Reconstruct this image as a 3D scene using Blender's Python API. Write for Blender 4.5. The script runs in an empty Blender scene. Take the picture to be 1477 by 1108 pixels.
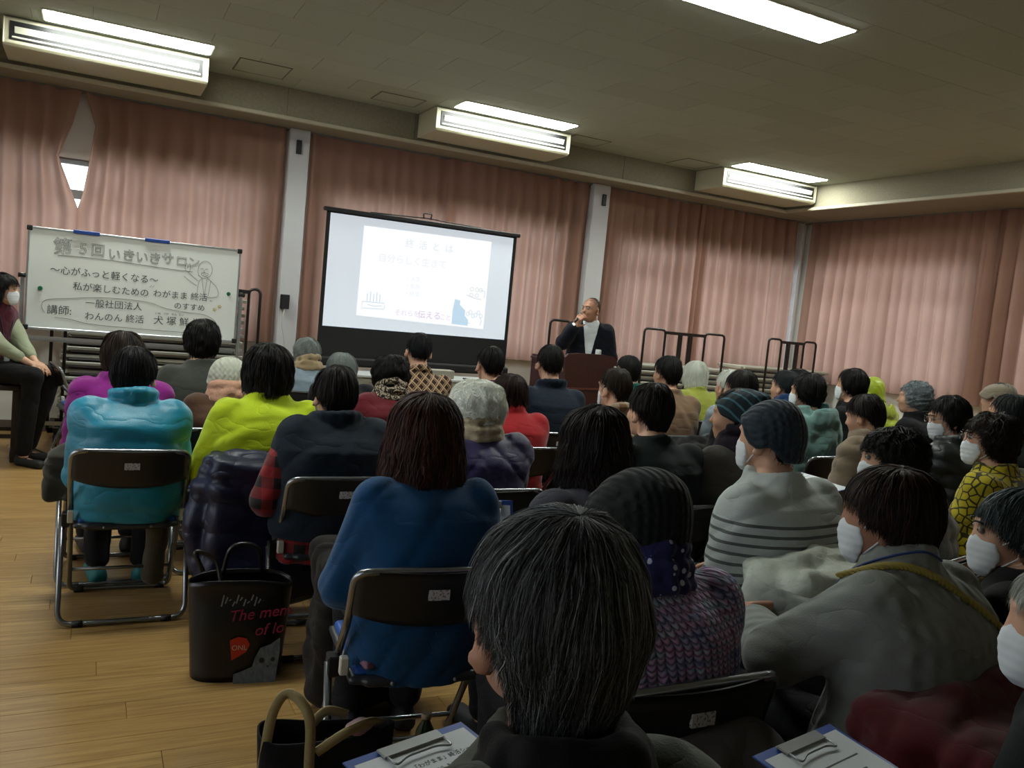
import bpy, bmesh, math, random
import numpy as np
from mathutils import Matrix, Vector
PI = math.pi
sc = bpy.context.scene
COL = sc.collection
random.seed(7); RS = np.random.RandomState(11)

# ------------------------------------------------------------------ camera, world, lamps, exposure
cam_data = bpy.data.cameras.new('camera'); cam = bpy.data.objects.new('camera', cam_data)
COL.objects.link(cam); sc.camera = cam
cam_data.sensor_width = 36.0; cam_data.lens = 1212.0/1477.0*36.0; cam_data.clip_start = 0.05
AX = Vector((0.89143432, 0.04759274, 0.45064375)); AY = Vector((-0.44325138, -0.11514281, 0.88897151)); AZ = Vector((0.09419698, -0.99220818, -0.08154671))
_m = Matrix(((AX[0], -AX[1], -AX[2], 0), (AY[0], -AY[1], -AY[2], 0), (AZ[0], -AZ[1], -AZ[2], 1.45), (0, 0, 0, 1)))
cam.matrix_world = _m
world = bpy.data.worlds.new('overcast_sky'); sc.world = world; world.use_nodes = True
_bg = world.node_tree.nodes['Background']; _bg.inputs[0].default_value = (0.86, 0.92, 1.0, 1); _bg.inputs[1].default_value = 3.6
LAMP = 50.0            # strength of the fluorescent diffusers
SLIDE = 1.0
sc.view_settings.view_transform = 'Standard'; sc.view_settings.look = 'None'
sc.view_settings.gamma = 1.0; sc.view_settings.use_curve_mapping = False
sc.view_settings.exposure = 0.12
sc.cycles.use_denoising = True
sc.cycles.max_bounces = 7; sc.cycles.diffuse_bounces = 4; sc.cycles.transparent_max_bounces = 12
sc.cycles.sample_clamp_indirect = 4.0

# ------------------------------------------------------------------ materials
def lin(c):
    if isinstance(c, str):
        c = tuple(int(c[i:i+2], 16)/255 for i in (0, 2, 4))
        return tuple((x/12.92 if x <= .04045 else ((x+.055)/1.055)**2.4) for x in c)
    return c
class NT:
    def __init__(s, name):
        s.m = bpy.data.materials.new(name); s.m.use_nodes = True; s.t = s.m.node_tree
        s.b = s.t.nodes['Principled BSDF']; s.out = s.t.nodes['Material Output']
    def n(s, ty, **kw):
        x = s.t.nodes.new(ty)
        for k, v in kw.items():
            if k.startswith('i_'):
                key = k[2:].replace('_', ' ')
                x.inputs[key].default_value = v
            else: setattr(x, k, v)
        return x
    def l(s, a, b): s.t.links.new(a, b)
    def val(s, x, sock):
        if hasattr(x, 'is_output'): s.l(x, sock)
        else: sock.default_value = x
    def math(s, op, a, b=None, c=None):
        x = s.t.nodes.new('ShaderNodeMath'); x.operation = op
        s.val(a, x.inputs[0])
        if b is not None: s.val(b, x.inputs[1])
        if c is not None: s.val(c, x.inputs[2])
        return x.outputs[0]
    def mix(s, f, a, b):
        x = s.t.nodes.new('ShaderNodeMix'); x.data_type = 'RGBA'
        s.val(f, x.inputs[0])
        for q, i in ((a, 6), (b, 7)):
            if hasattr(q, 'is_output'): s.l(q, x.inputs[i])
            else: x.inputs[i].default_value = (*lin(q)[:3], 1)
        return x.outputs[2]
    def pos(s):
        c = s.t.nodes.new('ShaderNodeTexCoord'); p = s.t.nodes.new('ShaderNodeSeparateXYZ'); s.l(c.outputs['Object'], p.inputs[0])
        return c.outputs['Object'], p.outputs
    def noise(s, vec, scale, detail=2, rough=.5):
        x = s.t.nodes.new('ShaderNodeTexNoise'); x.inputs['Scale'].default_value = scale; x.inputs['Detail'].default_value = detail
        x.inputs['Roughness'].default_value = rough
        if vec is not None: s.l(vec, x.inputs['Vector'])
        return x.outputs
    def bump(s, h, dist=.002, strength=.6):
        x = s.t.nodes.new('ShaderNodeBump'); x.inputs['Distance'].default_value = dist; x.inputs['Strength'].default_value = strength
        s.l(h, x.inputs['Height']); s.l(x.outputs[0], s.b.inputs['Normal'])
    def base(s, c):
        if hasattr(c, 'is_output'): s.l(c, s.b.inputs['Base Color'])
        else: s.b.inputs['Base Color'].default_value = (*lin(c)[:3], 1)
_mc = {}
def plain(name, color, rough=.6, metal=0, spec=.5, var=.12, nscale=30, bump=0, coat=0):
    key = (name, str(color), rough, metal)
    if key in _mc: return _mc[key]
    n = NT(name); co, p = n.pos(); no = n.noise(co, nscale, 3)
    c = lin(color); d = tuple(x*(1-var) for x in c)
    n.base(n.mix(no[0], d, tuple(min(1, x*(1+var)) for x in c)))
    n.b.inputs['Roughness'].default_value = rough; n.b.inputs['Metallic'].default_value = metal
    n.b.inputs['Specular IOR Level'].default_value = spec; n.b.inputs['Coat Weight'].default_value = coat
    if bump: n.bump(no[0], bump)
    _mc[key] = n.m; return n.m
def emis(name, color, st):
    n = NT(name); e = n.n('ShaderNodeEmission'); e.inputs[0].default_value = (*lin(color)[:3], 1); e.inputs[1].default_value = st
    n.l(e.outputs[0], n.out.inputs[0]); return n.m
def step(n, x, edge): return n.math('GREATER_THAN', x, edge)
def fabric(name, color, kind='plain', c2=None, c3=None, s=1.0, z0=.5, z1=.9, rough=.85):
    key = (name, str(color), kind, str(c2), s, z0)
    if key in _mc: return _mc[key]
    n = NT(name); co, p = n.pos(); n.b.inputs['Roughness'].default_value = rough
    n.b.inputs['Specular IOR Level'].default_value = .25; n.b.inputs['Sheen Weight'].default_value = .15 if max(lin(color)) > .03 else .03
    no = n.noise(co, 14, 4); fine = n.noise(co, 260, 2)
    cc = lin(color); base = n.mix(no[0], tuple(x*.8 for x in cc), tuple(min(1, x*1.18) for x in cc))
    h = fine[0]; bd = .0015
    if kind == 'satin': n.b.inputs['Roughness'].default_value = .42; n.b.inputs['Specular IOR Level'].default_value = .45
    if kind == 'knit':
        a = n.math('SINE', n.math('MULTIPLY', p[0], 420*s)); b = n.math('SINE', n.math('MULTIPLY', p[2], 340*s))
        h = n.math('ADD', n.math('MULTIPLY', a, n.math('ADD', b, 1.5)), fine[0]); bd = .002
    if kind == 'yarn':
        a = n.math('ABSOLUTE', n.math('SINE', n.math('MULTIPLY', n.math('ADD', p[0], n.math('MULTIPLY', p[1], .6)), 150)))
        b = n.math('ABSOLUTE', n.math('SINE', n.math('ADD', n.math('MULTIPLY', p[2], 260), n.math('MULTIPLY', a, 2.2))))
        h = n.math('MULTIPLY', a, b); bd = .006
        mp = n.n('ShaderNodeMapping'); mp.inputs['Scale'].default_value = (1, 1, 3.2); n.l(co, mp.inputs[0])
        v = n.noise(mp.outputs[0], 16, 3); r = n.n('ShaderNodeValToRGB'); n.l(v[0], r.inputs[0]); e = r.color_ramp.elements
        e[0].position = .3; e[0].color = (*lin('55598f'), 1); e[1].position = .72; e[1].color = (*lin('7f9fb4'), 1)
        for q, c in ((.42, '9a9cc0'), (.52, 'b583ad'), (.62, 'b4b4cc')):
            k = r.color_ramp.elements.new(q); k.color = (*lin(c), 1)
        base = n.mix(n.math('POWER', h, .6), tuple(x*.12 for x in lin('55598f')), r.outputs[0])
    if kind == 'plaid':
        f = 2*PI/(.085*s)
        sx = step(n, n.math('SINE', n.math('MULTIPLY', p[0], f)), 0); sz = step(n, n.math('SINE', n.math('MULTIPLY', p[2], f)), 0)
        t = n.math('MULTIPLY', n.math('ADD', sx, sz), .5); base = n.mix(t, base, c2)
    if kind == 'lines':
        f = 2*PI/(.062*s); u = n.math('ADD', p[0], p[2]); v = n.math('SUBTRACT', p[0], p[2])
        t = n.math('MAXIMUM', step(n, n.math('SINE', n.math('MULTIPLY', u, f)), .86), step(n, n.math('SINE', n.math('MULTIPLY', v, f)), .86))
        t2 = n.math('MAXIMUM', step(n, n.math('SINE', n.math('ADD', n.math('MULTIPLY', u, f), 1.6)), .93), step(n, n.math('SINE', n.math('ADD', n.math('MULTIPLY', v, f), 1.6)), .93))
        base = n.mix(n.math('MULTIPLY', n.math('MAXIMUM', t, n.math('MULTIPLY', t2, .6)), .8), base, c2)
    if kind == 'stripes':
        sn = step(n, n.math('SINE', n.math('MULTIPLY', p[2], 2*PI/.03)), .55)
        t = n.math('MULTIPLY', sn, n.math('MULTIPLY', step(n, p[2], z0), n.math('LESS_THAN', p[2], z1)))
        base = n.mix(n.math('MULTIPLY', t, .85), base, c2)
    if kind == 'floral':
        vo = n.n('ShaderNodeTexVoronoi'); vo.inputs['Scale'].default_value = 25; n.l(co, vo.inputs['Vector']); vo.feature = 'DISTANCE_TO_EDGE'
        big = n.noise(co, 5, 1)
        t = n.math('MULTIPLY', step(n, vo.outputs[0], .075), step(n, n.math('ADD', n.math('MULTIPLY', p[0], -1.2), big[0]), .60))
        base = n.mix(t, base, c2)
    if kind == 'dots':
        vo = n.n('ShaderNodeTexVoronoi'); vo.inputs['Scale'].default_value = 28*s; n.l(co, vo.inputs['Vector'])
        base = n.mix(n.math('LESS_THAN', vo.outputs[0], .27), base, c2)
    if kind == 'leopard':
        v = n.noise(co, 90, 2); base = n.mix(step(n, v[0], .52), base, c2)
    if kind == 'fleece': h = n.noise(co, 60, 4)[0]; bd = .006
    n.base(base)
    wm = n.n('ShaderNodeMapping'); wm.inputs['Scale'].default_value = (1, 1, 1.7); n.l(co, wm.inputs[0]); wr = n.noise(wm.outputs[0], 5.5, 2, .4)
    x1 = n.n('ShaderNodeBump'); x1.inputs['Distance'].default_value = .020; x1.inputs['Strength'].default_value = .55
    n.l(n.math('POWER', n.math('ABSOLUTE', n.math('SUBTRACT', wr[0], .5)), .6), x1.inputs['Height'])
    x = n.n('ShaderNodeBump'); x.inputs['Distance'].default_value = bd; x.inputs['Strength'].default_value = .6
    n.l(h, x.inputs['Height']); n.l(x1.outputs[0], x.inputs['Normal']); n.l(x.outputs[0], n.b.inputs['Normal'])
    _mc[key] = n.m; return n.m
def hairmat(c1, c2, rough=.55, spec=.22):
    key = ('hair', c1, c2)
    if key in _mc: return _mc[key]
    n = NT('hair_fibre'); at = n.n('ShaderNodeAttribute'); at.attribute_name = 'rnd'
    n.base(n.mix(n.math('POWER', at.outputs['Fac'], 2.1), c1, c2)); n.b.inputs['Roughness'].default_value = rough; n.b.inputs['Specular IOR Level'].default_value = spec
    n.b.inputs['Sheen Weight'].default_value = 0.0
    _mc[key] = n.m; return n.m

# ------------------------------------------------------------------ mesh helpers
def npmesh(name, V, Q, smooth=True, attr=None):
    me = bpy.data.meshes.new(name); V = np.asarray(V, np.float32); Q = np.asarray(Q, np.int32)
    k = Q.shape[1]
    me.vertices.add(len(V)); me.vertices.foreach_set('co', V.ravel())
    me.loops.add(Q.size); me.loops.foreach_set('vertex_index', Q.ravel())
    me.polygons.add(len(Q)); me.polygons.foreach_set('loop_start', np.arange(0, Q.size, k, dtype=np.int32))
    if smooth: me.polygons.foreach_set('use_smooth', np.ones(len(Q), bool))
    if attr is not None:
        a = me.attributes.new('rnd', 'FLOAT', 'POINT'); a.data.foreach_set('value', np.asarray(attr, np.float32))
    me.update(calc_edges=True); me.validate()
    return me
def link(name, me, mats, parent=None, loc=None):
    o = bpy.data.objects.new(name, me); COL.objects.link(o)
    if mats is not None:
        for m in (mats if isinstance(mats, (list, tuple)) else [mats]): me.materials.append(m)
    if parent is not None: o.parent = parent
    if loc is not None: o.location = loc
    return o
def empty(name, loc=(0, 0, 0), rz=0.0):
    o = bpy.data.objects.new(name, None); COL.objects.link(o); o.location = loc; o.rotation_euler = (0, 0, rz); o.empty_display_size = .1
    return o
def tag(o, label=None, cat=None, group=None, kind=None):
    if label: o['label'] = label
    if cat: o['category'] = cat
    if group: o['group'] = group
    if kind: o['kind'] = kind
    return o
class MB:
    def __init__(s): s.bm = bmesh.new()
    def box(s, lo, hi, bev=0, M=None, mi=0, seg=1):
        r = bmesh.ops.create_cube(s.bm, size=1); vs = r['verts']
        for v in vs: v.co = Vector(((lo[0]+hi[0])/2+v.co.x*(hi[0]-lo[0]), (lo[1]+hi[1])/2+v.co.y*(hi[1]-lo[1]), (lo[2]+hi[2])/2+v.co.z*(hi[2]-lo[2])))
        fs = set(f for v in vs for f in v.link_faces)
        if bev:
            es = set(e for v in vs for e in v.link_edges)
            q = bmesh.ops.bevel(s.bm, geom=list(es), offset=bev, segments=seg, affect='EDGES', profile=.5)
            fs = set(q['faces']) | set(f for v in q['verts'] for f in v.link_faces); vs = list(set(v for f in fs for v in f.verts))
        for f in fs: f.material_index = mi
        if M is not None: bmesh.ops.transform(s.bm, matrix=M, verts=vs)
        return s
    def cyl(s, a, b, r, r2=None, n=12, mi=0, cap=True):
        a = Vector(a); b = Vector(b); d = b-a; r2 = r if r2 is None else r2
        M = Matrix.Translation((a+b)/2) @ d.to_track_quat('Z', 'Y').to_matrix().to_4x4()
        q = bmesh.ops.create_cone(s.bm, cap_ends=cap, segments=n, radius1=r, radius2=r2, depth=d.length, matrix=M)
        for v in q['verts']:
            for f in v.link_faces: f.material_index = mi; f.smooth = len(f.verts) == 4
        return s
    def sph(s, c, r, n=12, mi=0):
        r = r if isinstance(r, (tuple, list)) else (r, r, r)
        M = Matrix.Translation(c) @ Matrix.Diagonal((*r, 1))
        q = bmesh.ops.create_uvsphere(s.bm, u_segments=n, v_segments=max(6, n*2//3), radius=1, matrix=M)
        for v in q['verts']:
            for f in v.link_faces: f.material_index = mi; f.smooth = True
        return s
    def tube(s, pts, r, n=8, closed=False, mi=0):
        V, Q = tube_np(pts, r, n, closed); vs = [s.bm.verts.new(v) for v in V.tolist()]
        for q in Q.tolist():
            try: f = s.bm.faces.new([vs[i] for i in q]); f.smooth = True; f.material_index = mi
            except ValueError: pass
        return s
    def poly(s, pts, mi=0):
        f = s.bm.faces.new([s.bm.verts.new(p) for p in pts]); f.material_index = mi; return s
    def prism(s, pts2, y0, y1, mi=0):      # outline in XZ extruded along Y
        a = [s.bm.verts.new((x, y0, z)) for x, z in pts2]; b = [s.bm.verts.new((x, y1, z)) for x, z in pts2]
        n = len(a); fs = [s.bm.faces.new(a), s.bm.faces.new(b[::-1])]
        for i in range(n): fs.append(s.bm.faces.new((a[i], b[i], b[(i+1) % n], a[(i+1) % n])))
        for f in fs: f.material_index = mi
        return s
    def mesh(s, name):
        bmesh.ops.recalc_face_normals(s.bm, faces=s.bm.faces)
        me = bpy.data.meshes.new(name); s.bm.to_mesh(me); s.bm.free(); return me
    def build(s, name, mats, parent=None, loc=None):
        return link(name, s.mesh(name), mats, parent, loc)
def round_path(pts, r, n=5, closed=False):
    P = [Vector(p) for p in pts]; out = []; N = len(P)
    for i in range(N):
        if not closed and i in (0, N-1): out.append(P[i]); continue
        a, b, c = P[i-1], P[i], P[(i+1) % N]; u = (a-b); v = (c-b); k = min(r, u.length*.49, v.length*.49)
        p, q = b+u.normalized()*k, b+v.normalized()*k
        for j in range(n+1):
            t = j/n; out.append(p*(1-t)**2+b*2*t*(1-t)+q*t*t)
    return out
def tube_np(pts, r, n=8, closed=False):
    P = np.array([tuple(p) for p in pts], float); N = len(P); R = np.broadcast_to(np.asarray(r, float), (N,))
    T = np.roll(P, -1, 0)-np.roll(P, 1, 0)
    if not closed: T[0] = P[1]-P[0]; T[-1] = P[-1]-P[-2]
    T /= np.linalg.norm(T, axis=1)[:, None]+1e-9
    u = np.cross(T[0], [0, 0, 1.0]);
    if np.linalg.norm(u) < .1: u = np.cross(T[0], [1.0, 0, 0])
    u /= np.linalg.norm(u); V = []
    for i in range(N):
        u = u-T[i]*(u@T[i]); u /= np.linalg.norm(u)+1e-9; w = np.cross(T[i], u)
        a = np.arange(n)*2*PI/n
        V.append(P[i]+R[i]*(np.cos(a)[:, None]*u+np.sin(a)[:, None]*w))
    V = np.concatenate(V); Q = []
    for i in range(N if closed else N-1):
        j = (i+1) % N
        for k in range(n): Q.append((i*n+k, i*n+(k+1) % n, j*n+(k+1) % n, j*n+k))
    if not closed:
        V = np.concatenate([V, P[:1], P[-1:]]); a, b = N*n, N*n+1
        for k in range(0, n, 2):
            Q.append((a, (k+2) % n, (k+1) % n, k)); Q.append((b, (N-1)*n+k, (N-1)*n+(k+1) % n, (N-1)*n+(k+2) % n))
    return V, np.array(Q)
def smoothcurve(pts, n=6):
    P = [Vector(p) for p in pts]; P = [P[0]*2-P[1]]+P+[P[-1]*2-P[-2]]; out = []
    for i in range(1, len(P)-2):
        for j in range(n):
            t = j/n; a, b, c, d = P[i-1], P[i], P[i+1], P[i+2]
            out.append(.5*((2*b)+(c-a)*t+(2*a-5*b+4*c-d)*t*t+(3*b-a-3*c+d)*t**3))
    out.append(P[-2]); return out
def text_mesh(name, body, size, mat, parent, M, outline=False, extrude=.0004, align='LEFT', shear=0, bev=None):
    cu = bpy.data.curves.new(name, 'FONT'); cu.body = body; cu.size = size; cu.align_x = align; cu.shear = shear; cu.resolution_u = 3
    if outline: cu.fill_mode = 'NONE'; cu.bevel_depth = outline; cu.bevel_resolution = 0
    else:
        cu.extrude = extrude
        if bev: cu.offset = bev
    tmp = bpy.data.objects.new(name, cu); COL.objects.link(tmp)
    dg = bpy.context.evaluated_depsgraph_get(); me = bpy.data.meshes.new_from_object(tmp.evaluated_get(dg))
    bpy.data.objects.remove(tmp); me.name = name; me.transform(M); me.materials.clear()
    return link(name, me, mat, parent)

# ------------------------------------------------------------------ signed-distance bodies and clothes, meshed with surface nets
def smin(a, b, k):
    if k <= 0: return np.minimum(a, b)
    h = np.clip(.5+.5*(b-a)/k, 0, 1); return b*(1-h)+a*h-k*h*(1-h)
class Field:
    def __init__(s, lo, hi, h):
        s.lo = np.array(lo, float); s.h = h; n = np.ceil((np.array(hi)-s.lo)/h).astype(int)+1
        s.ax = [(s.lo[i]+h*np.arange(n[i])).astype(np.float32) for i in range(3)]; s.D = np.full(n, .3, np.float32)
    def sub(s, lo, hi):
        sl = []
        for i in range(3):
            a = int(np.clip(np.floor((lo[i]-s.lo[i])/s.h), 0, len(s.ax[i]))); b = int(np.clip(np.ceil((hi[i]-s.lo[i])/s.h)+1, 0, len(s.ax[i])))
            if b <= a: return None, None
            sl.append(slice(a, b))
        return tuple(sl), (s.ax[0][sl[0]][:, None, None], s.ax[1][sl[1]][None, :, None], s.ax[2][sl[2]][None, None, :])
    def put(s, fn, lo, hi, k=.01, op='u', pad=.05):
        sl, g = s.sub(np.array(lo)-pad, np.array(hi)+pad)
        if sl is None: return s
        d = fn(*g)
        if op == 'u': s.D[sl] = smin(s.D[sl], d, k)
        elif op == 's': s.D[sl] = -smin(-s.D[sl], d, k)
        return s
    def cap(s, a, b, ra, rb=None, k=.015, op='u', flat=1.0):
        a = np.array(a, float); b = np.array(b, float); rb = ra if rb is None else rb; ab = b-a; L2 = ab@ab+1e-9; R = max(ra, rb)
        def fn(x, y, z):
            t = np.clip(((x-a[0])*ab[0]+(y-a[1])*ab[1]+(z-a[2])*ab[2])/L2, 0, 1)
            return np.sqrt((x-a[0]-t*ab[0])**2+(y-a[1]-t*ab[1])**2+(z-a[2]-t*ab[2])**2)-(ra+(rb-ra)*t)
        return s.put(fn, np.minimum(a, b)-R, np.maximum(a, b)+R, k, op)
    def ell(s, c, r, k=.015, op='u', M=None):
        c = np.array(c, float); r = np.array(r, float); R = max(r)
        def fn(x, y, z):
            x, y, z = x-c[0], y-c[1], z-c[2]
            if M is not None: x, y, z = [M[0][i]*x+M[1][i]*y+M[2][i]*z for i in range(3)]
            k0 = np.sqrt((x/r[0])**2+(y/r[1])**2+(z/r[2])**2)+1e-6; k1 = np.sqrt((x/r[0]**2)**2+(y/r[1]**2)**2+(z/r[2]**2)**2)+1e-6
            return k0*(k0-1)/k1
        return s.put(fn, c-R, c+R, k, op)
    def rbox(s, c, hs, rad, k=.015, op='u', M=None):
        c = np.array(c, float); R = np.linalg.norm(hs)
        def fn(x, y, z):
            x, y, z = x-c[0], y-c[1], z-c[2]
            if M is not None: x, y, z = [M[0][i]*x+M[1][i]*y+M[2][i]*z for i in range(3)]
            q = [np.abs(x)-hs[0]+rad, np.abs(y)-hs[1]+rad, np.abs(z)-hs[2]+rad]
            return np.sqrt(sum(np.maximum(v, 0)**2 for v in q))+np.minimum(np.maximum(np.maximum(q[0], q[1]), q[2]), 0)-rad
        return s.put(fn, c-R, c+R, k, op)
    def loft(s, zs, rx, ry, yc, xc=None, m=0, k=.02, ex=2.3):
        zs = np.array(zs); xc = np.zeros(len(zs)) if xc is None else np.array(xc)
        def fn(x, y, z):
            zz = z.ravel(); a = (np.interp(zz, zs, rx)+m).astype(np.float32); b = (np.interp(zz, zs, ry)+m).astype(np.float32)
            c = np.interp(zz, zs, yc).astype(np.float32); e = np.interp(zz, zs, xc).astype(np.float32)
            q = (np.abs((x-e)/a)**ex+np.abs((y-c)/b)**ex)**(1/ex)
            d = (q-1)*np.minimum(a, b); w = np.maximum(zs[0]-z, z-zs[-1])
            return np.where(w > 0, np.sqrt(np.maximum(d, 0)**2+w*w), np.maximum(d, w*.8))
        return s.put(fn, (-max(rx)-m+xc.min(), min(yc)-max(ry)-m, zs[0]), (max(rx)+m+xc.max(), max(yc)+max(ry)+m, zs[-1]), k)
    def warp(s, fn):
        s.D += fn(s.ax[0][:, None, None], s.ax[1][None, :, None], s.ax[2][None, None, :]).astype(np.float32); return s
    def at(s, p):
        q = (np.array(p)-s.lo)/s.h; i = np.clip(np.floor(q).astype(int), 0, np.array(s.D.shape)-2); f = q-i; v = 0
        for a in (0, 1):
            for b in (0, 1):
                for c in (0, 1):
                    v += s.D[i[0]+a, i[1]+b, i[2]+c]*(f[0] if a else 1-f[0])*(f[1] if b else 1-f[1])*(f[2] if c else 1-f[2])
        return v
    def hit(s, o, d, lift=.0, tmax=.6):
        o = np.array(o, float); d = np.array(d, float); d /= np.linalg.norm(d); t = tmax
        while t > 0 and s.at(o+d*t) > lift: t -= .004
        return o+d*t
    def mesh(s, name):
        D = s.D; S = D < 0; c = np.zeros(tuple(n-1 for n in D.shape), np.int8); off = [(a, b, e) for a in (0, 1) for b in (0, 1) for e in (0, 1)]
        def cs(A, o): return A[o[0]:A.shape[0]-1+o[0], o[1]:A.shape[1]-1+o[1], o[2]:A.shape[2]-1+o[2]]
        for o in off: c += cs(S, o)
        act = (c > 0) & (c < 8); I = np.argwhere(act); idx = -np.ones(c.shape, np.int32); idx[act] = np.arange(len(I))
        vals = {o: D[I[:, 0]+o[0], I[:, 1]+o[1], I[:, 2]+o[2]] for o in off}
        P = np.zeros((len(I), 3), np.float32); W = np.zeros(len(I), np.float32)
        for o in off:
            for ax in range(3):
                if o[ax]: continue
                o2 = list(o); o2[ax] = 1; o2 = tuple(o2); a, b = vals[o], vals[o2]; m = (a < 0) != (b < 0)
                t = np.where(m, a/(a-b+1e-12), 0); q = np.tile(np.array(o, np.float32), (len(I), 1)); q[:, ax] += t
                P += q*m[:, None]; W += m
        V = s.lo+(I+P/np.maximum(W, 1)[:, None])*s.h; Q = []
        for ax in range(3):
            a1, a2 = (ax+1) % 3, (ax+2) % 3
            lo = [slice(None)]*3; hi = [slice(None)]*3; lo[ax] = slice(0, -1); hi[ax] = slice(1, None)
            e = S[tuple(lo)] != S[tuple(hi)]; E = np.argwhere(e); E = E[(E[:, a1] > 0) & (E[:, a2] > 0) & (E[:, a1] < D.shape[a1]-1) & (E[:, a2] < D.shape[a2]-1)]
            ins = S[E[:, 0], E[:, 1], E[:, 2]]
            def g(d1, d2):
                F = E.copy(); F[:, a1] -= d1; F[:, a2] -= d2; return idx[F[:, 0], F[:, 1], F[:, 2]]
            q = np.stack([g(1, 1), g(0, 1), g(0, 0), g(1, 0)], 1); q[~ins] = q[~ins][:, ::-1]; Q.append(q)
        Q = np.concatenate(Q); Q = Q[(Q >= 0).all(1)]
        return npmesh(name, V, Q)
def folds(seed, amp=.005, f=22):
    r = np.random.RandomState(seed); K = r.normal(size=(5, 3))*f*np.array([1, 1, .8]); ph = r.rand(5)*6.28; K2 = r.normal(size=(2, 3))*8
    def fn(x, y, z):
        w = 1.6*np.sin(K2[0][0]*x+K2[0][1]*y+K2[0][2]*z)+1.2*np.sin(K2[1][0]*x+K2[1][1]*y+K2[1][2]*z+1)
        s = 0
        for i in range(5): s = s+np.sin(K[i][0]*x+K[i][1]*y+K[i][2]*z+ph[i]+w)
        rg = np.abs(np.sin(K[0][0]*.5*x+K[0][1]*.5*y+K[0][2]*.9*z+w*1.4+ph[2]))**.55
        return -amp*(s*.34)+amp*1.1*(.75-rg)
    return fn
# ------------------------------------------------------------------ people
def rotm(yaw, pitch=0, roll=0):
    a, b, c = math.radians(yaw), math.radians(pitch), math.radians(roll)
    Rz = np.array([[math.cos(a), -math.sin(a), 0], [math.sin(a), math.cos(a), 0], [0, 0, 1]])
    Rx = np.array([[1, 0, 0], [0, math.cos(b), -math.sin(b)], [0, math.sin(b), math.cos(b)]])
    Ry = np.array([[math.cos(c), 0, math.sin(c)], [0, 1, 0], [-math.sin(c), 0, math.cos(c)]])
    return Rz@Rx@Ry
SKIN = {k: plain('skin_'+k, c, .5, spec=.35, var=.1, nscale=25, bump=.0006) for k, c in dict(light='c69a80', mid='a87a62', pale='d0a892').items()}
TF = np.array([0, .12, .3, .45, .56, .615, .655, .69, .73]); TRX = np.array([.175, .178, .165, .170, .176, .160, .122, .076, .055])
TRY = np.array([.13, .13, .115, .12, .115, .10, .08, .064, .055]); TYC = np.array([-.07, -.085, -.10, -.095, -.085, -.07, -.055, -.045, -.035])
def head_sdf(F, H, M, s=1.0, face=True, m=0.0, ears=True, nose=True):
    P = lambda x, y, z: H+M@np.array([x, y, z])*s
    F.ell(P(0, -.012, .028), np.array([.074, .092, .088])*s+m, .02, M=M)
    F.ell(P(0, .022, -.03), np.array([.062, .068, .082])*s+m, .025, M=M)
    F.ell(P(0, .048, -.088), np.array([.036, .034, .026])*s+m, .03, M=M)
    if face:
        F.cap(P(0, .082, .012), P(0, .100 if nose else .088, -.026), .008*s+m, .0115*s+m, .012)
        F.ell(P(0, .074, .028), np.array([.05, .018, .010])*s+m, .012, M=M)
        for sx in (-1, 1):
            if m == 0: F.ell(P(sx*.031, .098, .008), np.array([.016, .012, .009])*s, .010, 's', M=M)
            if nose: F.ell(P(sx*.038, .058, -.03), np.array([.022, .020, .02])*s+m, .02, M=M)
        F.ell(P(0, .086, -.058), np.array([.022, .010, .005])*s+m, .006, M=M); F.ell(P(0, .084, -.068), np.array([.019, .010, .006])*s+m, .005, M=M)
    if ears:
        for sx in (-1, 1):
            R = M@rotm(sx*-30, 8, 0); F.ell(P(sx*.084, -.014, -.020), np.array([.010, .023, .036])*s, .006, M=R)
            F.ell(P(sx*.094, -.006, -.016), np.array([.006, .011, .019])*s, .005, 's', M=R)
def hand_sdf(F, W, d, nrm, side, curl=.5, s=1.0):
    d = np.array(d, float); d /= np.linalg.norm(d); nrm = np.array(nrm, float); nrm -= d*(nrm@d); nrm /= np.linalg.norm(nrm); ac = np.cross(d, nrm)*side
    Mx = np.stack([ac, d, nrm], 1); F.rbox(np.array(W)+d*.05*s, np.array([.04, .048, .015])*s, .013*s, .012, M=Mx)
    for i, (o, ln, sp) in enumerate(((-.031, .062, -.10), (-.0105, .074, -.02), (.0105, .079, .03), (.031, .07, .09))):
        b = np.array(W)+d*.092*s+ac*o*s; dd = d+ac*sp; a = 0; k = ln/3*s
        for j in range(3):
            a += curl*(.55 if j == 0 else .75); v = dd*math.cos(a)+nrm*math.sin(a); v /= np.linalg.norm(v)
            e = b+v*k*(1.25, 1., .8)[j]; F.cap(b, e, (.0092, .0085, .0078)[j]*s, (.0085, .0078, .0068)[j]*s, .002); b = e
    b = np.array(W)+d*.028*s+ac*.034*s; v = d*.6+ac*.75+nrm*.45*(1+curl); v /= np.linalg.norm(v); e = b+v*.04*s; F.cap(b, e, .0135*s, .010*s, .006)
    v2 = d*.95+ac*.15+nrm*curl; v2 /= np.linalg.norm(v2); F.cap(e, e+v2*.033*s, .0098*s, .0075*s, .003)
def ik(S, W, u, f, pole):
    S = np.array(S, float); W = np.array(W, float); v = W-S; d = np.linalg.norm(v)
    if d > (u+f)*.985: W = S+v/d*(u+f)*.985; v = W-S; d = np.linalg.norm(v)
    a = (u*u-f*f+d*d)/(2*d); h = math.sqrt(max(u*u-a*a, 1e-6)); n = v/d; p = np.array(pole, float); p -= n*(p@n); p /= np.linalg.norm(p)
    return S+n*a+p*h, W
def sines(seed, f, n=6):
    r = np.random.RandomState(seed); K = r.normal(size=(n, 3))*f; ph = r.rand(n)*6.28
    return lambda p: sum(np.sin(p@K[i]+ph[i]) for i in range(n))/math.sqrt(n)
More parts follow.
